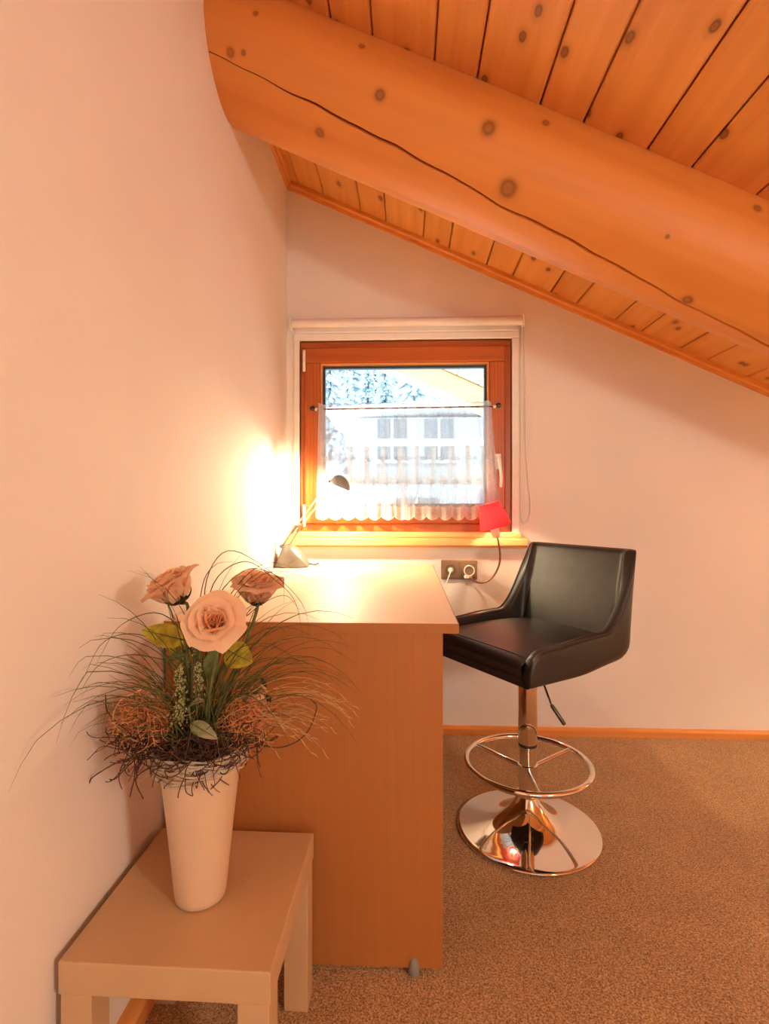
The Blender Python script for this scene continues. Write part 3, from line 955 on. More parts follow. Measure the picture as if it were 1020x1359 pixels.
# lift lever
l0 = Vector((CX_ + .02, CYS - .02, .52)); l2 = at(749, 962, 1.50); l1 = at(731, 935, 1.52)
lvr = MB().tube([l0, l1, l2], .0032, 8).build('lift_lever', M['chrome'], stool, smooth=40)
MB().tube([l1, l1.lerp(l2, .1), l1.lerp(l2, .95), l2], [.004, .0058, .0058, .004], 10).build('lever_grip', M['darkmetal'], lvr, smooth=40)
MB().lathe([(.06, .515), (.075, .525), (.075, .54)], (CX_, CYS, 0), 32).build('seat_plate', M['darkmetal'], stool, smooth=35)

# bucket shell: one wall round the sides and back
ZB = .532
HW, HF, HB = .222, .222, .222
CR = .060
path = []      # (a, b, outward normal a, b, kind param)
def arc(ca, cb, a0, a1, n):
    for k in range(n + 1):
        t = R(a0 + (a1 - a0) * k / n)
        path.append((ca + CR * math.cos(t), cb + CR * math.sin(t), math.cos(t), math.sin(t)))
NSIDE = 26
for k in range(NSIDE):
    path.append((HF - (HF + HB - CR) * k / NSIDE, HW, 0, 1))
arc(-HB + CR, HW - CR, 90, 180, 12)
for k in range(1, 22):
    path.append((-HB, (HW - CR) * (1 - 2 * k / 22), -1, 0))
arc(-HB + CR, -HW + CR, 180, 270, 12)
for k in range(1, NSIDE + 1):
    path.append((-HB + CR + (HF + HB - CR) * k / NSIDE, -HW, 0, -1))
TH = .034
def top_h(a):
    # height of the rim above ZB by position fore-aft
    h = .098 + .012 * sstep(.16, -.05, a)
    t_ = max(0.0, min(1.0, (-.075 - a) / .125)); h += .226 * t_ ** 1.9 * (1.0 if t_ < 1 else 1)
    if a > HF - .06: h -= .060 * (1 - math.sqrt(max(0, 1 - ((a - (HF - .06)) / .06) ** 2)))
    return h
shell = MB()
rim = []
NP = None
for (a, b, na, nb) in path:
    h = top_h(a)
    back = max(0.0, -na)                      # 1 on the back
    rear = sstep(.05, -.2, a)
    rb = .016 + .050 * rear                   # bottom rounding grows to the back
    rt = TH / 2
    lean = .035 * rear
    prof = []
    for k in range(7):
        t = R(90 * k / 6)
        prof.append((-rb * (1 - math.sin(t)), rb * (1 - math.cos(t))))
    for k in range(1, 6): prof.append((0, rb + (h - rt - rb) * k / 6))
    for k in range(9):
        t = R(180 * k / 8)
        prof.append((-rt + rt * math.cos(t), h - rt + rt * math.sin(t) * .8))
    for k in range(1, 7): 
        prof.append((-TH - (.034 * back + .012 * rear) * (k / 6) ** 1.5, (h - rt) * (1 - k / 6) + .02 * k / 6))
    NP = len(prof)
    for (o_, z_) in prof:
        lo = lean * (z_ / .33) ** 1.5 * (1 if z_ > 0 else 0)
        shell.v.append(sp(a + na * (o_) - lo * 1.0, b + nb * o_, ZB + z_))
    lo = lean * ((h) / .33) ** 1.5
    rim.append(sp(a + na * (-.004) - lo, b + nb * (-.004), ZB + h - rt * .35))
n = len(path)
for i in range(n - 1):
    for j in range(NP - 1):
        q = i * NP + j
        shell.f.append((q, q + 1, q + NP + 1, q + NP))
shell.f.append(tuple(range(NP))); shell.f.append(tuple(range((n - 1) * NP, n * NP)))
sh = shell.build('seat_shell', M['leather'], stool, smooth=50)
MB().tube(rim, .0034, 6).build('piping', M['piping'], sh, smooth=True)
# underside
ub = MB()
lowp = [sp(a + na * (-(.016 + .05 * sstep(.05, -.2, a))), b + nb * (-(.016 + .05 * sstep(.05, -.2, a))), ZB + .001) for (a, b, na, nb) in path]
ub.prism(lowp, (0, 0, .02))
ub.build('seat_underside', M['leather'], stool)
# front apron and seat cushion
iw = HW - TH + .001
MB().hexa([sp(HF - .02, -iw, ZB + .001), sp(HF - .004, -iw, ZB + .001), sp(HF - .004, iw, ZB + .001), sp(HF - .02, iw, ZB + .001)],
          [sp(HF - .02, -iw, ZB + .032), sp(HF - .002, -iw, ZB + .032), sp(HF - .002, iw, ZB + .032), sp(HF - .02, iw, ZB + .032)]).build('front_apron', M['leather'], stool, bevel=.004)
def cush(u, v):
    # rounded slab: u round the section fore-aft, v across
    b = (-1 + 2 * v)
    eb_ = abs(b) ** 6
    return b, eb_
cu = MB()
sec = []
L0, L1 = -HB + TH - .004, HF + .004
hc = .072
NSEC = 30
for k in range(NSEC + 1):
    f = k / NSEC
    sec.append((L0 + (L1 - .03 - L0) * f, None))
def cush_pt(u, v):
    b = -1 + 2 * v
    edge = (1 - min(1, abs(b)) ** 8)
    crown = .010 * (1 - b * b)
    if u < .78:
        f = u / .78
        a = L0 + (L1 - .028 - L0) * f
        z = hc + crown * math.sin(PI * min(1, f * .9 + .08)) - .008 * (1 - edge)
        z += .006 * math.sin(PI * f)
    else:
        t = R(90 * (u - .78) / .22)
        a = L1 - .028 + .028 * math.sin(t)
        z = hc + crown * math.sin(PI * .98) * math.cos(t) - .028 * (1 - math.cos(t)) - .008 * (1 - edge) * math.cos(t)
    return sp(a, b * (iw + .005), ZB + z + .002)
cu.grid(cush_pt, 40, 24)
cob = cu
# close the front down to the apron
nfr = 24
for v in range(25):
    pass
cub = cu.build('seat_cushion', M['leather'], stool, smooth=60)
MB().grid(lambda u, v: sp(L1 - .002 * v, (-1 + 2 * u) * (iw + .005), ZB + hc - .026 + (.030 - hc + .026) * v), 12, 3).build('cushion_front', M['leather'], cub, smooth=True)
MB().tube([cush_pt(.80, k / 24) + Vector((0, 0, .0005)) for k in range(1, 24)], .0016, 6).build('seam', M['piping'], cub, smooth=True)

# ------------------------------------------------------------------ grey desk lamp
lampy = 2.115
lamp = thing('desk_lamp', 'grey jointed desk lamp on the desk beside the left wall', 'lamp', (-.465, lampy, DZ))
def lp(u, v, dy=0): return at(u, v, lampy + dy)
# base: wedge body
bxs = [(-.524, .0), (-.395, .0)]
bb = MB()
prof_top = [(-.5235, .012), (-.512, .05), (-.497, .088), (-.486, .0955), (-.470, .0950), (-.45, .084), (-.425, .060), (-.405, .031), (-.397, .013)]
ncs = 14
def base_pt(i, t):
    x, h = prof_top[i]
    wdt = .052 * (1 - .25 * abs((x + .46) / .065) ** 2.5)
    a = PI * t
    return Vector((x, lampy + .012 - wdt * math.cos(a), DZ + .004 + (h - .004) * (math.sin(a) ** .55)))
vs = []
for i in range(len(prof_top)):
    for k in range(ncs + 1):
        vs.append(base_pt(i, k / ncs))
fs = []
for i in range(len(prof_top) - 1):
    for k in range(ncs):
        q = i * (ncs + 1) + k
        fs.append((q, q + 1, q + ncs + 2, q + ncs + 1))
fs.append(tuple(range(ncs + 1))); fs.append(tuple(range((len(prof_top) - 1) * (ncs + 1), len(prof_top) * (ncs + 1))))
bb.add(vs, fs)
bbo = bb.build('base', M['silver'], lamp, smooth=50)
MB().lathe([(.060, 0), (.062, .002), (.061, .0055)], (-.4605, lampy + .012, DZ), 32, Matrix(((1.05, 0, 0), (0, .86, 0), (0, 0, 1)))).build('base_foot', M['neck'], lamp, smooth=40)
# two parallel arm rods in two sections
j0a, j0b = lp(374, 725), lp(383.5, 724)
j1a, j1b = lp(390, 702), lp(398, 700)
j2a, j2b = lp(439, 636), lp(441, 645)
for a, b_ in ((j0a, j1a), (j0b, j1b)):
    MB().tube([a, b_], .0032, 8).build('lower_arm_rod', M['neck'], lamp, smooth=40)
for a, b_ in ((j1a, j2a), (j1b, j2b)):
    MB().tube([a, b_], .0032, 8).build('upper_arm_rod', M['ivory'], lamp, smooth=40)
for p in (j0a, j0b):
    MB().lathe([(.0075, -.009), (.0085, -.007), (.0085, .007), (.0075, .009)], p, 14, basis((0, 1, 0))).build('pivot', M['silver'], lamp, smooth=40)
el = MB()
d = (j1a - j0a).normalized()
for p in (j1a, j1b):
    el.tube([p - d * .022, p + d * .018], .007, 8)
el.tube([j1a + d * .01, j1b + d * .01], .006, 8)
el.build('elbow_joint', M['bronze'], lamp, smooth=40)
# head: half dome shade opening down and to the left
H0 = lp(438, 641); H1 = lp(464, 652)
ax_o = (H1 - H0); rimlen = ax_o.length
e1 = ax_o.normalized()
e3 = Vector((0, -1, 0))
e2 = e1.cross(e3); e2 = e2 if e2.z > 0 else -e2      # out of the dome's top
hc_ = H0.lerp(H1, .5)
sd = MB()
def shade_pt(r_in):
    def f(u, v):
        a = 2 * PI * u
        t = v * PI / 2
        rr = math.cos(t)
        p = e1 * (rimlen / 2 * rr * math.cos(a) - .010 * math.sin(t)) + e3 * (.040 * rr * math.sin(a)) + e2 * (.046 * math.sin(t))
        return hc_ + p * r_in
    return f
sd.grid(shade_pt(1.0), 36, 14, closeu=True)
sd.grid(shade_pt(.93), 36, 14, closeu=True)
nn = 36
k0 = 0; k1 = 36 * 15
sd.f += [(i, (i + 1) % nn, k1 + (i + 1) % nn, k1 + i) for i in range(nn)]
sdo = sd.build('shade', M['shade_grey'], lamp, smooth=60)
MB().tube([H0 - e1 * .006, H0 + e1 * .012 + e2 * .012], .0075, 10).build('head_joint', M['greyp'], lamp, smooth=40)
MB().tube([lp(441, 645), lp(439.5, 652), lp(438, 659)], [.0022, .0022, .0045], 8).build('head_grip', M['greyp'], lamp, smooth=40)
bulb_c = hc_ + e2 * .010 - e1 * .004
M['bulb'] = glow('lit_bulb', (1.0, .80, .50), 25)
MB().lathe([(0, -.010), (.006, -.009), (.0085, -.003), (.0085, .003), (.006, .009), (0, .010)], bulb_c, 14, basis(e3)).build('bulb', M['bulb'], sdo, smooth=True)
lb = point_light('desk_lamp_light', (0, 0, 0), LAMP_W, (1.0, .80, .50), .012)
lb.parent = lamp; lb.location = (bulb_c - e2 * .012) - wloc(lamp)
# mains cord leaving the foot
MB().tube(spline([(-.405, lampy + .03, DZ + .012), (-.388, lampy + .034, DZ + .008), (-.376, lampy + .06, DZ + .0035), (-.372, DY1 - .004, DZ + .0035), (-.37, DY1 + .012, DZ - .02), (-.36, DY1 + .03, DZ - .12)], 5), .0025, 6).build('cord', M['black'], lamp, smooth=True)

# ------------------------------------------------------------------ wall sockets
so = thing('wall_socket', 'bronze double wall socket under the window sill', 'socket', (.231, YB - .005, .665))
sx, sz, sw, shh = .1522, .674, .1575, .084
MB().box(sx, sx + sw, YB - .011, YB, sz, sz + shh).build('cover_frame', M['bronze'], so, bevel=.004)
for k in range(2):
    cx = sx + sw * (.255 + .49 * k); cz = sz + shh / 2
    ins = MB().box(cx - .033, cx + .033, YB - .014, YB - .010, cz - .033, cz + .033).build('socket_insert', M['bronze'], so, bevel=.003)
    MB().lathe([(.0215, 0), (.0215, -.012), (.0195, -.012), (.0195, .004), (0, .004)], (cx, YB - .004, cz), 28, basis((0, 1, 0))).build('socket_well', M['black'], ins, smooth=40)
c0 = Vector((sx + sw * .255, YB - .017, sz + shh / 2)); c1 = Vector((sx + sw * .745, YB - .014, sz + shh / 2))
# cord of the desk lamp plugged into the left well
pl = thing('power_plug', 'pale plug with cord in the left well of the bronze socket', 'plug', (c0.x, c0.y, c0.z - .02))
MB().lathe([(.010, 0), (.0115, -.004), (.0105, -.012), (.0055, -.020), (.0045, -.026)], c0, 18, basis((0, 1, 0))).build('plug_body', M['ivory'], pl, smooth=40)
MB().tube(spline([c0 + Vector((0, -.024, 0)), c0 + Vector((-.006, -.036, -.012)), c0 + Vector((-.018, -.04, -.045)), c0 + Vector((-.032, -.042, -.09)), c0 + Vector((-.05, -.05, -.17)), c0 + Vector((-.10, -.06, -.24))], 6), .0028, 7).build('cord', M['ivory'], pl, smooth=True)

# ------------------------------------------------------------------ red plug-in lamp
ry = 2.205
red = thing('gooseneck_lamp', 'red shaded gooseneck lamp plugged into the right wall socket', 'lamp', (c1.x, YB - .03, c1.z - .03))
pb_ = MB().lathe([(.020, 0), (.0225, -.003), (.0225, -.028), (.019, -.034), (0, -.034)], c1 + Vector((0, -.001, 0)), 28, basis((0, 1, 0)))
pbo = pb_.build('plug_body', M['bronze'], red, smooth=40)
MB().tube([c1 + Vector((.0215 * math.cos(a), -.036, .0215 * math.sin(a) + .001)) for a in [2 * PI * k / 24 for k in range(24)]], .0028, 6, closed=True).build('plug_ring', M['ivory'], pbo, smooth=True)
MB().box(c1.x - .020, c1.x + .013, YB - .052, YB - .02, c1.z - .034, c1.z - .019).build('plug_tail', M['ivory'], pbo, bevel=.005)
gn = spline([c1 + Vector((.0, -.036, -.026)), at(634, 773, 2.27), at(646, 771.5, 2.255), at(657, 761, 2.24), at(663, 745, 2.225), at(662.5, 728, 2.217), at(659.5, 712, ry)], 8)
MB().tube(gn, .0042, 10).build('gooseneck', M['neck'], red, smooth=True)
hb, ht = at(659.0, 713, ry), at(657.5, 699, ry)
axs = Vector((at(649.0, 669, ry) - at(657.8, 699.5, ry))).normalized()
Mx = basis(axs)
M['holder'] = plain('ivory_bulb_holder', (.88, .76, .52), rough=.45, var=.03, sub=.2)
MB().lathe([(.008, -.002), (.0135, .002), (.0165, .012), (.0175, .046), (.014, .048), (.014, .058)], hb, 22, Mx).build('bulb_holder', M['holder'], red, smooth=40)
sc0 = at(657.8, 699.5, ry)
m, nt, b = base('red_shade_fabric')
b.inputs['Base Color'].default_value = (.80, .09, .12, 1); b.inputs['Roughness'].default_value = .8
nz = nt.nodes.new('ShaderNodeTexNoise'); nz.inputs['Scale'].default_value = 300
bp = nt.nodes.new('ShaderNodeBump'); bp.inputs['Strength'].default_value = .15; bp.inputs['Distance'].default_value = .001
nt.links.new(nz.outputs['Fac'], bp.inputs['Height']); nt.links.new(bp.outputs['Normal'], b.inputs['Normal'])
tl = nt.nodes.new('ShaderNodeBsdfTranslucent'); tl.inputs[0].default_value = (.90, .16, .20, 1)
mx = nt.nodes.new('ShaderNodeMixShader'); mx.inputs[0].default_value = .45
nt.links.new(b.outputs[0], mx.inputs[1]); nt.links.new(tl.outputs[0], mx.inputs[2]); nt.links.new(mx.outputs[0], nt.nodes['Material Output'].inputs[0])
M['redshade'] = m
SHH = .102
shade = MB().lathe([(.0665, 0), (.0415, SHH), (.0405, SHH), (.0655, 0), (.0665, 0)], sc0, 40, Mx, cap=False).build('shade', M['redshade'], red, smooth=40)
for r_, z_ in ((.0662, .001), (.0412, SHH - .001)):
    MB().tube([sc0 + Mx @ Vector((r_ * math.cos(2 * PI * k / 40), r_ * math.sin(2 * PI * k / 40), z_)) for k in range(40)], .0016, 6, closed=True).build('shade_rim', M['redshade'], shade, smooth=True)
for a in (0, 2 * PI / 3, 4 * PI / 3):
    MB().tube([sc0 + Mx @ Vector((.0405 * math.cos(a), .0405 * math.sin(a), SHH - .004)), sc0 + Mx @ Vector((.013 * math.cos(a), .013 * math.sin(a), .030))], .0011, 5).build('shade_wire', M['darkmetal'], shade)
rb_c = sc0 + axs * .045
MB().lathe([(0, .026), (.008, .024), (.014, .014), (.0155, .004), (.013, -.008), (.008, -.018), (.008, -.024)], rb_c, 18, Mx).build('bulb', M['bulb'], red, smooth=True)
rl = point_light('gooseneck_lamp_light', (0, 0, 0), RED_W, (1.0, .74, .42), .017)
rl.parent = red; rl.location = rb_c - wloc(red)
bpy.data.objects['bulb'].visible_shadow = True

# ------------------------------------------------------------------ unseen ceiling lamp behind the camera, added to brighten the room
clx, cly = 1.5, -.75
cz = ceil_z(clx)
clamp = thing('added_ceiling_lamp', 'added round opal fill lamp, unseen behind the viewer', 'lamp', (clx, cly, cz - .12))
MB().lathe([(.13, 0), (.13, .02), (.02, .03)], (clx, cly, cz - .03), 32, basis(SN * -1)).build('mount_plate', M['white'], clamp, smooth=40)
M['opal'] = glow('added_lamp_glow', (1.0, .86, .66), 7)
MB().lathe([(.0, -.085), (.05, -.082), (.10, -.066), (.135, -.036), (.15, 0), (.14, .006)], (clx, cly, cz - .035), 36, basis(SN * -1)).build('opal_bowl', M['opal'], clamp, smooth=True)
cpl = point_light('added_fill_light', (0, 0, 0), FILL_W, (1.0, .86, .68), .12)
cpl.parent = clamp; cpl.location = Vector((clx, cly, cz)) + SN * .26 - wloc(clamp)

# bedside lamp on a low stand, out of the frame on the right
bdx, bdy = 2.05, 1.72
stand = thing('night_stand', 'low cream night stand by the back wall on the right', 'table', (bdx, bdy, 0))
MB().box(bdx - .2, bdx + .2, bdy - .2, bdy + .2, .40, .43).build('stand_top', M['cream'], stand, bevel=.003)
for sa in (-1, 1):
    for sb in (-1, 1):
        MB().box(bdx + sa * .18 - .018, bdx + sa * .18 + .018, bdy + sb * .18 - .018, bdy + sb * .18 + .018, 0, .40).build('leg', M['cream'], stand)
bed = thing('bedside_lamp', 'small bedside lamp with cream shade on the night stand', 'lamp', (bdx, bdy, .43))
MB().lathe([(.06, 0), (.062, .008), (.05, .016), (.012, .022), (.010, .16)], (bdx, bdy, .43), 24).build('foot', M['bronze'], bed, smooth=40)
M['creamshade'] = sheer('cream_shade_fabric', (.92, .80, .60), .9, .6)
MB().lathe([(.11, 0), (.07, .15)], (bdx, bdy, .585), 32, cap=False).build('shade', M['creamshade'], bed, smooth=40)
MB().lathe([(0, .05), (.018, .04), (.024, .02), (.012, -.008), (.010, -.02)], (bdx, bdy, .625), 16).build('bulb', M['bulb'], bed, smooth=True)
bdl = point_light('bedside_lamp_light', (0, 0, 0), BED_W, (1.0, .74, .42), .03)
bdl.parent = bed; bdl.location = Vector((bdx, bdy, .65)) - wloc(bed)

# ------------------------------------------------------------------ vase and flower arrangement
VX, VY = -.3555, .900
VTOP = .583
vz = TZ + .0005
outer = [(.036, 0), (.0415, .004), (.0432, .012), (.048, .06), (.055, .13), (.062, .19), (.0685, .245), (.071, VTOP - vz)]
inner = [(.068, VTOP - vz), (.0655, .245), (.052, .13), (.040, .02), (0, .015)]
va = MB().lathe(outer + inner, (VX, VY, vz), 56).build('vase', M['vase'], smooth=45)
tag(va, 'tall tapered cream vase on the side table', 'vase')

M['petal'] = leafy('blush_rose_petal', (.95, .72, .50), (.93, .66, .44), trans=.4, rough=.6, scale=40)
M['petalin'] = leafy('apricot_rose_petal', (.94, .62, .36), (.92, .54, .28), trans=.4, rough=.6, scale=40)
M['sepal'] = leafy('dark_green_sepal', (.07, .085, .025), (.035, .04, .012), trans=.15, scale=80)
M['stem'] = plain('green_stem', (.13, .15, .04), rough=.55, var=.2, vscale=80)
M['grass'] = leafy('green_grass_blade', (.20, .22, .075), (.09, .11, .045), trans=.25, scale=50)
M['dry'] = leafy('straw_grass_blade', (.80, .58, .32), (.66, .44, .2), trans=.25, scale=60)
M['yleaf'] = leafy('yellow_green_leaf', (.52, .42, .04), (.30, .25, .025), trans=.35, scale=70)
M['pleaf'] = leafy('pale_sage_leaf', (.42, .40, .24), (.24, .26, .13), trans=.25, scale=60)
M['gleaf'] = leafy('green_leaf', (.16, .20, .06), (.08, .11, .03), trans=.25, scale=60)
M['blossom'] = leafy('cream_green_blossom', (.62, .58, .28), (.36, .40, .16), trans=.25, scale=200)
M['twig'] = plain('dark_brown_twig', (.085, .032, .018), rough=.7, var=.3, vscale=120)
M['fibre'] = plain('rust_brown_curly_fibre', (.68, .30, .12), rough=.7, var=.25, vscale=120)
M['wicker'] = plain('pale_grey_wicker', (.52, .42, .31), rough=.7, var=.2, vscale=120)


def petal_mesh(c, Mx, ang, r0, w, h, open_, curl, rnd, lean0=0.0):
    """one cupped petal growing from the flower's centre, facing outwards at angle ang"""
    rad = Vector((math.cos(ang), math.sin(ang), 0)); tan = Vector((-math.sin(ang), math.cos(ang), 0))
    ph = rnd.uniform(0, 6.28); wob = rnd.uniform(.02, .06)
    def f(u, v):
        s = -1 + 2 * u
        wid = w * (math.sin(PI * min(1, .12 + .62 * v)) ** .7)
        tilt = lean0 + open_ * v ** 1.4
        rr = r0 + h * v * math.sin(tilt) + curl * h * max(0, v - .72) ** 2 * 6
        zz = h * v * math.cos(tilt) - curl * h * max(0, v - .75) ** 2 * 5
        cup = (s * s) * w * .42 * (1 - .55 * v)
        wv = wob * w * math.sin(3.5 * s + ph) * v
        notch = -.07 * h * (1 - abs(s)) ** 3 * (v ** 6)
        p = rad * (rr - cup + wv) + tan * (s * wid) + Vector((0, 0, zz - .10 * h * s * s * v + notch))
        return c + Mx @ p
    return MB().grid(f, 8, 8)


def rose(label, head, axis, size, root, spin, seed, opn=1.0):
    rnd = random.Random(seed)
    Mx = basis(axis)
    th = thing('rose', label, 'flower', root, 'blush roses in the vase')
    rings = [(3, .03, .20, .80, .02, .02, -.02), (4, .10, .32, .86, .05, .03, -.03), (4, .18, .42, .90, .10, .04, .0), (5, .26, .50, .94, .20, .07, .03),
             (5, .30, .58, .96, .36, .14, .08), (6, .32, .64, .98, .60, .26, .16)]
    for ri, (n_, r0, w_, h_, op, curl, ln) in enumerate(rings):
        for k in range(n_):
            a = spin + 2 * PI * (k + rnd.uniform(-.12, .12)) / n_ + ri * .62
            pm = petal_mesh(head, Mx, a, r0 * size * .5, w_ * size, h_ * size * rnd.uniform(.95, 1.05), (op + rnd.uniform(-.06, .06)) * opn, curl, rnd, ln)
            pm.build('petal', M['petalin'] if ri < 3 else M['petal'], th, smooth=True)
    core = MB()
    def spiral(u, v):
        a_ = spin + u * 4.2 * PI
        r_ = size * (.02 + .13 * u) * (.75 + .35 * v)
        return head + Mx @ Vector((r_ * math.cos(a_), r_ * math.sin(a_), size * (.35 + (.47 - .05 * u) * v)))
    core.grid(spiral, 60, 4).build('petal', M['petalin'], th, smooth=True)
    ca = MB().lathe([(.012 * size / .06, .1 * size), (.013 * size / .06, .03 * size), (.009 * size / .06, -.10 * size), (.0035, -.2 * size)], head, 12, Mx)
    ca.build('calyx', M['sepal'], th, smooth=True)
    for k in range(5):
        a = spin + 2 * PI * k / 5 + .3
        rad = Vector((math.cos(a), math.sin(a), 0)); tan = Vector((-math.sin(a), math.cos(a), 0))
        def f(u, v):
            s = -1 + 2 * u
            wid = .15 * size * math.sin(PI * min(1, .18 + .8 * v)) ** .8 * (1 - .75 * v * v)
            p = rad * (size * (.10 + .36 * math.sin(v * 1.5))) + tan * s * wid + Vector((0, 0, size * (-.10 + .46 * v ** 1.5 * (1 if k % 2 else .6)) - .05 * size * s * s))
            return head + Mx @ p
        MB().grid(f, 4, 7).build('sepal', M['sepal'], th, smooth=True)
    ax = Vector(axis).normalized()
    pts = spline([head - ax * size * .16, head - ax * size * .5, head.lerp(root, .55) + Vector((rnd.uniform(-.008, .008), 0, 0)), root], 6)
    MB().tube(pts, .0028, 8).build('stem', M['stem'], th, smooth=True)
    return th


def leaf(name, label, mat, base_p, tip, width, up, parent=None, fold=.25, sag=.0, cat='leaf', part='blade'):
    base_p, tip, up = Vector(base_p), Vector(tip), Vector(up).normalized()
    d = tip - base_p
    sdv = d.cross(up).normalized()
    def f(u, v):
        s = -1 + 2 * u
        wd_ = width * math.sin(PI * (v ** .8)) ** .75 * (1 - .1 * v)
        z = up * (abs(s) * wd_ * fold - sag * math.sin(PI * v) * d.length * -1 + .05 * wd_ * math.sin(9 * v + 3 * s))
        return base_p + d * v + sdv * (s * wd_) + z
    mb = MB().grid(f, 8, 12)
    return mb, [base_p + d * v + up * (sag * math.sin(PI * v) * d.length + .0006) for v in [k / 8 for k in range(9)]]


ROOT = Vector((VX, VY, .555))
rose('open blush rose facing forward at the front of the vase', at(289, 832, .855), (.06, -.86, .50), .053, ROOT + Vector((.012, -.02, 0)), .4, 1, 1.0)
rose('blush rose leaning left with its head turned up', at(238, 794, .890), (-.45, -.25, .86), .056, ROOT + Vector((-.010, 0, 0)), 1.1, 2, .95)
rose('blush rose at the right back, nearest the desk lamp', at(340, 796, .955), (.10, -.22, .96), .056, ROOT + Vector((.015, .02, 0)), 2.0, 3, .85)

# leaves
def leaf_thing(name, label, mat, b0, b1, width, up, group=None, sag=.05, stem_to=None):
    mb, mid = leaf(name, label, mat, b0, b1, width, up, sag=sag)
    t = thing(name, label, 'leaf', stem_to if stem_to is not None else b0, group)
    mb.build('blade', mat, t, smooth=True)
    MB().tube(mid, [.0014 - .00012 * k for k in range(9)], 5).build('midrib', M['stem'], t, smooth=True)
    if stem_to is not None:
        MB().tube(spline([b0, Vector(b0).lerp(stem_to, .5) + Vector((.004, .004, 0)), stem_to], 5), .0017, 6).build('stalk', M['stem'], t, smooth=True)
    return t
leaf_thing('rose_leaf', 'large yellow-green leaf below the left rose', M['yleaf'], at(247, 850, .90), at(188, 836, .885), .021, (.1, -.95, .3), 'leaves in the vase', .04, ROOT + Vector((-.012, -.005, 0)))
leaf_thing('rose_leaf', 'yellow-green leaf hanging right under the front rose', M['yleaf'], at(300, 862, .885), at(335, 880, .88), .024, (.1, -.95, .4), 'leaves in the vase', .03, ROOT + Vector((.014, -.005, 0)))
leaf_thing('rose_leaf', 'olive leaf standing behind the left rose stem', M['yleaf'], at(240, 880, .93), at(231, 832, .94), .016, (.3, -.9, .1), 'leaves in the vase', .03, ROOT + Vector((-.02, .01, 0)))
leaf_thing('rose_leaf', 'small dark green leaf left of the flower stems', M['gleaf'], at(247, 868, .885), at(218, 878, .875), .009, (.1, -.6, .8), 'leaves in the vase', .03, ROOT + Vector((-.016, -.01, 0)))
leaf_thing('rose_leaf', 'pale sage leaf lying on the nest at the front', M['pleaf'], at(253, 960, .838), at(289, 981, .822), .012, (.0, -.75, .65), 'leaves in the vase', .05, ROOT + Vector((0, -.03, .012)))
leaf_thing('rose_leaf', 'shaded olive leaf under the front rose', M['gleaf'], at(280, 900, .88), at(283, 860, .872), .014, (.1, -.95, .1), 'leaves in the vase', .03, ROOT + Vector((.004, -.015, 0)))
leaf_thing('rose_leaf', 'grey-green leaf curled beside the pale blossom', M['pleaf'], at(250, 938, .85), at(272, 930, .84), .007, (.0, -.5, .85), 'leaves in the vase', .12, ROOT + Vector((-.004, -.03, 0)))

# heather-like filler sprigs with small pale blossoms
def sprig(label, tip, root, n_b, rad, seed):
    rnd = random.Random(seed)
    t = thing('filler_sprig', label, 'flower', root, 'blossom sprigs in the vase')
    tip, root = Vector(tip), Vector(root)
    pts = spline([root, root.lerp(tip, .5) + Vector((rnd.uniform(-.006, .006), 0, 0)), tip], 6)
    MB().tube(pts, [.0016] * (len(pts) - 1) + [.0006], 6).build('stem', M['stem'], t, smooth=True)
    bm2, lf = MB(), MB()
    for k in range(n_b):
        f = .48 + .52 * (k / n_b)
        p = root.lerp(tip, f) + Vector((rnd.gauss(0, 1), rnd.gauss(0, 1), rnd.gauss(0, .6))) * rad * (1.25 - f) * 1.2
        r_ = rnd.uniform(.0014, .0026)
        bm2.add([p + Vector((r_, 0, 0)), p + Vector((-r_, 0, 0)), p + Vector((0, r_, 0)), p + Vector((0, -r_, 0)), p + Vector((0, 0, r_ * 1.3)), p + Vector((0, 0, -r_))],
                [(0, 2, 4), (2, 1, 4), (1, 3, 4), (3, 0, 4), (2, 0, 5), (1, 2, 5), (3, 1, 5), (0, 3, 5)])
        if k % 3 == 0:
            q = root.lerp(tip, f * .9)
            e_ = (p - q); sd_ = e_.cross(Vector((0, -1, .2))).normalized() * .0016
            lf.add([q, q.lerp(p, .6) + sd_, p + e_ * .4, q.lerp(p, .6) - sd_], [(0, 1, 2, 3)])
    bm2.build('blossoms', M['blossom'], t, kind='stuff')
    lf.build('leaflets', M['gleaf'], t, kind='stuff')
sprig('pale blossom sprig lowest at the front of the nest', at(239, 930, .850), at(236, 985, .862), 120, .0085, 1)
sprig('pale blossom sprig between the left rose stem and the nest', at(237, 885, .870), at(243, 960, .872), 120, .0075, 2)
sprig('pale blossom sprig left of the front rose stem', at(263, 880, .868), at(262, 960, .872), 110, .007, 3)
sprig('green blossom sprig tucked under the left rose', at(258, 838, .900), at(262, 930, .895), 130, .010, 4)
sprig('thin green sprig right behind the front rose', at(245, 855, .915), at(258, 945, .905), 90, .008, 5)

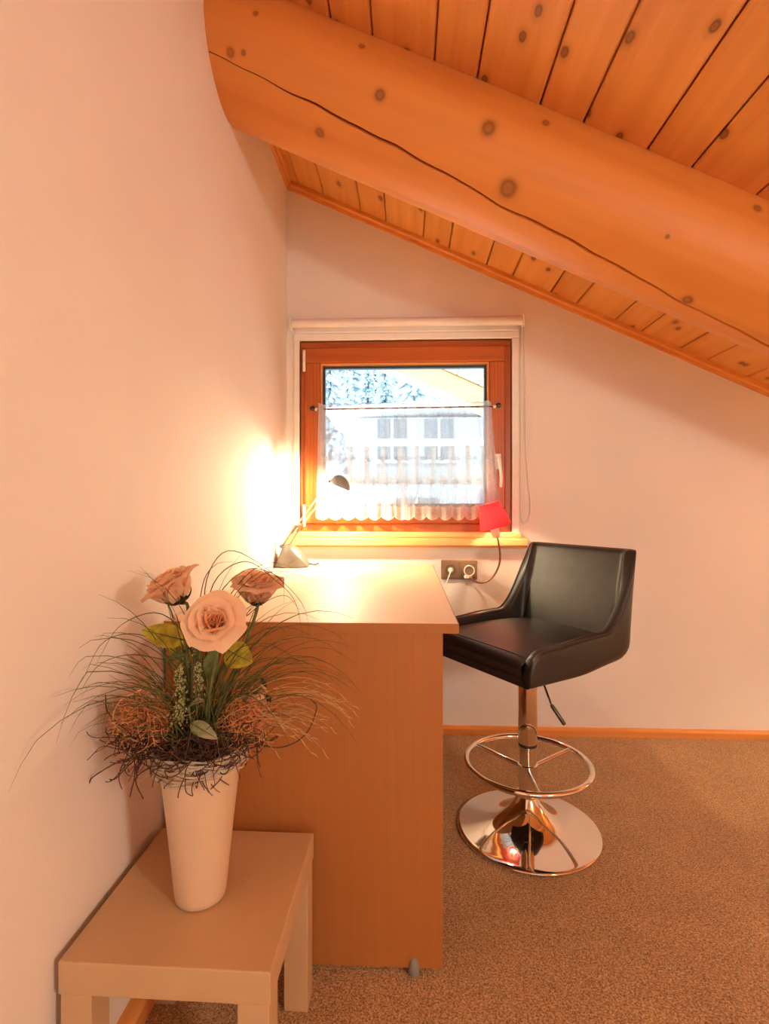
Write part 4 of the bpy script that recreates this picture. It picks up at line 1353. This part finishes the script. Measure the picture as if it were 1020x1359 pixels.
# grass: arching blades
def blade_path(root, dirv, length, droop, n_=9, bend=0.0, zmin=.615):
    p = Vector(root); d = Vector(dirv).normalized()
    out = [p.copy()]
    st = length / n_
    sidev = Vector((-d.y, d.x, 0))
    for k in range(n_):
        d = (d + Vector((0, 0, -droop * st * (1 + 1.2 * k / n_))) + sidev * bend * st).normalized()
        p = p + d * st
        if p.x < XL + .012:
            p.x = XL + .012 + abs(p.x - XL - .012) * .05
            d.x = abs(d.x) * .1; d.y -= .5; d.normalize()
        if p.y > 1.105: p.y = 1.105
        if p.z < zmin and k > 3: break
        out.append(p.copy())
    return out
gt = thing('grass_tuft', 'spray of long arching green grass blades in the vase', 'grass', (VX, VY, .56))
rg = random.Random(21)
gm = MB()
def blade(mb, pts, w0):
    m_ = len(pts)
    vs = []
    for k, p in enumerate(pts):
        t = pts[min(k + 1, m_ - 1)] - pts[max(k - 1, 0)]
        s_ = t.cross(Vector((.25, -1, .15)))
        s_ = s_.normalized() if s_.length > 1e-6 else Vector((1, 0, 0))
        w_ = w0 * (1 - (k / (m_ - 1)) ** 2.2 * .85)
        nrm = s_.cross(t).normalized()
        vs += [p - s_ * w_, p + nrm * w_ * .5, p + s_ * w_]
    fs = []
    for k in range(m_ - 1):
        q = 3 * k
        fs += [(q, q + 1, q + 4, q + 3), (q + 1, q + 2, q + 5, q + 4), (q + 2, q, q + 3, q + 5)]
    mb.add(vs, fs)
for k in range(190):
    a = rg.uniform(0, 2 * PI)
    side_ = rg.random()
    if side_ < .36:   el_, az = rg.uniform(52, 76), rg.uniform(150, 235)     # to the left and forward
    elif side_ < .68: el_, az = rg.uniform(50, 80), rg.uniform(-50, 40)      # to the right
    else:             el_, az = rg.uniform(62, 88), rg.uniform(0, 360)
    d = Vector((math.cos(R(az)) * math.cos(R(el_)), math.sin(R(az)) * math.cos(R(el_)), math.sin(R(el_))))
    L_ = rg.uniform(.15, .30) * (1.0 if el_ < 75 else .9)
    r0 = ROOT + Vector((rg.uniform(-.028, .028), rg.uniform(-.025, .025), 0))
    blade(gm, blade_path(r0, d, L_, rg.uniform(3.0, 5.6), 10, rg.uniform(-2, 2)), rg.uniform(.0006, .00115))
for k in range(70):
    az, el_ = (rg.uniform(-70, 50) if k % 3 else rg.uniform(110, 250)), rg.uniform(66, 88)
    d = Vector((math.cos(R(az)) * math.cos(R(el_)), math.sin(R(az)) * math.cos(R(el_)), math.sin(R(el_))))
    r0 = ROOT + Vector((rg.uniform(-.02, .03), rg.uniform(-.02, .02), 0))
    blade(gm, blade_path(r0, d, rg.uniform(.28, .42), rg.uniform(3.4, 5.0), 12, rg.uniform(-2, 2)), rg.uniform(.0007, .0013))
# tall arcs over the right rose, as in front of the lamp base
for (p0, pts_) in ((ROOT, [(272, 850), (274, 770), (302, 731), (350, 752), (400, 800), (412, 850)]),
                   (ROOT, [(270, 860), (283, 775), (325, 745), (365, 770), (392, 800), (404, 860)]),
                   (ROOT, [(275, 850), (290, 790), (330, 755), (372, 768), (377, 800)]),
                   (ROOT, [(280, 860), (305, 790), (350, 748), (395, 755)]),
                   (ROOT, [(285, 860), (310, 800), (362, 758), (444, 781)]),
                   (ROOT, [(262, 860), (268, 780), (285, 750), (310, 745)]),
                   (ROOT, [(290, 870), (330, 815), (375, 790), (398, 810)]),
                   (ROOT, [(255, 870), (215, 815), (160, 830), (128, 880)]),
                   (ROOT, [(250, 890), (195, 845), (140, 850), (108, 905)]),
                   (ROOT, [(250, 900), (190, 870), (135, 880), (102, 925)])):
    yv = .89
    arr = [p0 + Vector((rg.uniform(-.01, .01), rg.uniform(-.01, .01), 0))] + [at(u, v, (yv + (.03 if u > 300 else 0) - (.05 if u < 150 else 0))) for u, v in pts_]
    blade(gm, spline(arr, 5), .0010)
gm.build('blades', M['grass'], gt, kind='stuff', smooth=True)

dg = thing('dry_grass', 'spray of fine straw coloured grass arching over the desk end', 'grass', (VX + .02, VY, .56))
dm = MB()
for k in range(34):
    az, el_ = rg.uniform(-48, 28), rg.uniform(44, 70)
    d = Vector((math.cos(R(az)) * math.cos(R(el_)), math.sin(R(az)) * math.cos(R(el_)), math.sin(R(el_))))
    r0 = ROOT + Vector((rg.uniform(0, .03), rg.uniform(-.02, .02), 0))
    pth = blade_path(r0, d, rg.uniform(.24, .35), rg.uniform(4.2, 5.6), 12, rg.uniform(-2, 2))
    pth = [Vector((p.x, min(p.y, 1.10), p.z)) for p in pth]
    blade(dm, pth, rg.uniform(.0006, .0010))
    # seed heads: short side spikelets near the tip
    for j in range(max(1, len(pth) - 4), len(pth)):
        for s_ in ((-1,) if j % 2 else (1,)):
            t = (pth[j] - pth[j - 1]).normalized()
            q = pth[j]
            blade(dm, [q, q + t * .008 + Vector((0, s_ * .002, .003 * s_)), q + t * .015 + Vector((0, s_ * .003, .003 * s_))], .0006)
for k in range(8):
    az, el_ = rg.uniform(170, 250), rg.uniform(25, 50)
    d = Vector((math.cos(R(az)) * math.cos(R(el_)), math.sin(R(az)) * math.cos(R(el_)), math.sin(R(el_))))
    blade(dm, blade_path(ROOT + Vector((-.02, -.02, 0)), d, rg.uniform(.16, .22), rg.uniform(9, 13), 10, rg.uniform(-4, 4)), .0009)
dm.build('blades', M['dry'], dg, kind='stuff', smooth=True)

# nest of curly twigs hanging over the rim
nest = thing('twig_nest', 'tangled nest of curly brown twigs around the vase mouth', 'nest', (VX, VY, .56))
def curl_path(p, d, length, curl, n_, rnd):
    p, d = Vector(p), Vector(d).normalized()
    ax = Vector((rnd.gauss(0, 1), rnd.gauss(0, 1), rnd.gauss(0, 1))).normalized()
    out = [p.copy()]
    st = length / n_
    for k in range(n_):
        if rnd.random() < .18: ax = Vector((rnd.gauss(0, 1), rnd.gauss(0, 1), rnd.gauss(0, 1))).normalized()
        d = (Matrix.Rotation(curl * st * rnd.uniform(.5, 1.5), 3, ax) @ d).normalized()
        p = p + d * st
        if p.x < XL + .01: p.x = XL + .01
        out.append(p.copy())
    return out
def in_lobe(c, rad, rnd):
    v = Vector((rnd.gauss(0, 1), rnd.gauss(0, 1), rnd.gauss(0, 1))).normalized() * rnd.random() ** .45
    return Vector((c.x + v.x * rad[0], c.y + v.y * rad[1], c.z + v.z * rad[2]))
def clump(name, mat, lobes, n_, rnd, rr, curl, ln):
    mb = MB()
    for (c, rad, share) in lobes:
        for k in range(int(n_ * share)):
            p = in_lobe(c, rad, rnd)
            d = Vector((rnd.gauss(0, 1), rnd.gauss(0, 1), rnd.gauss(0, .7)))
            pth = curl_path(p, d, rnd.uniform(*ln), curl, 11, rnd)
            pth = [c + Vector(((q.x - c.x), (q.y - c.y), (q.z - c.z))) for q in pth]
            mb.tube(pth, rnd.uniform(*rr), 3)
    return mb.build(name, mat, nest, kind='stuff', smooth=True)
rn = random.Random(5)
cl_ = at(196, 952, .868); cr_ = at(328, 952, .885); cf_ = at(262, 1000, .850)
clump('curly_fibres', M['fibre'], [(cl_, (.048, .04, .026), .55), (cr_, (.040, .035, .026), .45)], 1150, rn, (.0004, .00075), 120, (.03, .06))
clump('dark_twigs', M['twig'], [(at(190, 985, .862), (.045, .035, .022), .34), (cf_, (.062, .032, .018), .46), (at(320, 975, .885), (.042, .035, .020), .2)], 420, rn, (.0006, .0011), 60, (.04, .08))
lt = MB()
for pts_ in ([(205, 985), (165, 965), (143, 945), (140, 922)], [(200, 1000), (160, 1010), (125, 1030), (118, 1040)], [(215, 1010), (182, 1030), (172, 1058)], [(330, 985), (372, 992), (405, 975), (420, 940), (412, 928)],
             [(255, 1040), (262, 1048), (280, 1063)], [(300, 995), (340, 985), (365, 965)], [(230, 1030), (255, 1046), (285, 1040), (300, 1025)], [(190, 1005), (180, 1035), (190, 1060)], [(188, 1000), (150, 985), (143, 985)]):
    lt.tube(spline([at(u, v, .862 if u < 300 else .89) for u, v in pts_], 5), .0011, 5)
lt.build('loose_twigs', M['twig'], nest, smooth=True, kind='stuff')
sw_ = MB().tube(spline([at(u, v, .84) for u, v in ((188, 915), (160, 930), (150, 955), (165, 975), (192, 988))], 6), .0011, 5)
sw_.build('straw_curl', M['dry'], nest, smooth=True)

wk = thing('wicker_collar', 'pale woven wicker collar around the vase rim under the nest', 'basket', (VX, VY, .55))
rw = random.Random(9)
for k in range(16):
    pts_ = []
    ph = rw.uniform(0, 6.28); z0 = .556 + .030 * rw.random(); amp = rw.uniform(.004, .009)
    nk = rw.choice((2, 3, 3))
    for j in range(48):
        a = 2 * PI * j / 48
        r_ = .0745 + .0025 * math.sin(nk * 4 * a + ph) + .002 * (k % 3)
        pts_.append(Vector((VX + r_ * math.cos(a), VY + r_ * math.sin(a), z0 + amp * math.sin(nk * a + ph))))
    MB().tube(pts_, rw.uniform(.0012, .0020), 5, closed=True).build('wicker_strand', M['wicker'], wk, smooth=True)

# small ornament on a wire at the right of the nest
om = thing('bird_ornament', 'tiny pale ornament with green end and dark tips behind the nest', 'ornament', at(322, 935, .91))
p0, p1 = at(328, 928, .905), at(352, 926, .905)
MB().lathe([(0, -.016), (.005, -.012), (.0075, 0), (.005, .012), (0, .016)], p0.lerp(p1, .5), 14, basis(p1 - p0)).build('body', plain('pale_bead', (.78, .62, .44), rough=.5), om, smooth=True)
MB().lathe([(0, -.008), (.005, -.004), (.0055, .002), (0, .008)], p0 + Vector((-.004, 0, 0)), 12, basis(p1 - p0)).build('green_end', plain('green_bead', (.05, .16, .10), rough=.4), om, smooth=True)
MB().lathe([(0, -.008), (.0045, -.004), (.0045, .003), (0, .008)], at(356, 927, .905), 12, basis((.5, 0, -.8))).build('dark_tip', M['black'], om, smooth=True)
MB().lathe([(0, -.010), (.004, -.003), (.0036, .004), (0, .010)], at(350, 906, .905), 12, basis((.5, 0, -.85))).build('dark_wing', M['black'], om, smooth=True)
MB().tube(spline([at(318, 923, .9), at(335, 920, .905), at(350, 924, .905)], 5), .0009, 5).build('wire', M['twig'], om, smooth=True)
MB().tube([at(347, 908, .905), at(354, 918, .905)], .0025, 6).build('pale_stem', M['dry'], om, smooth=True)
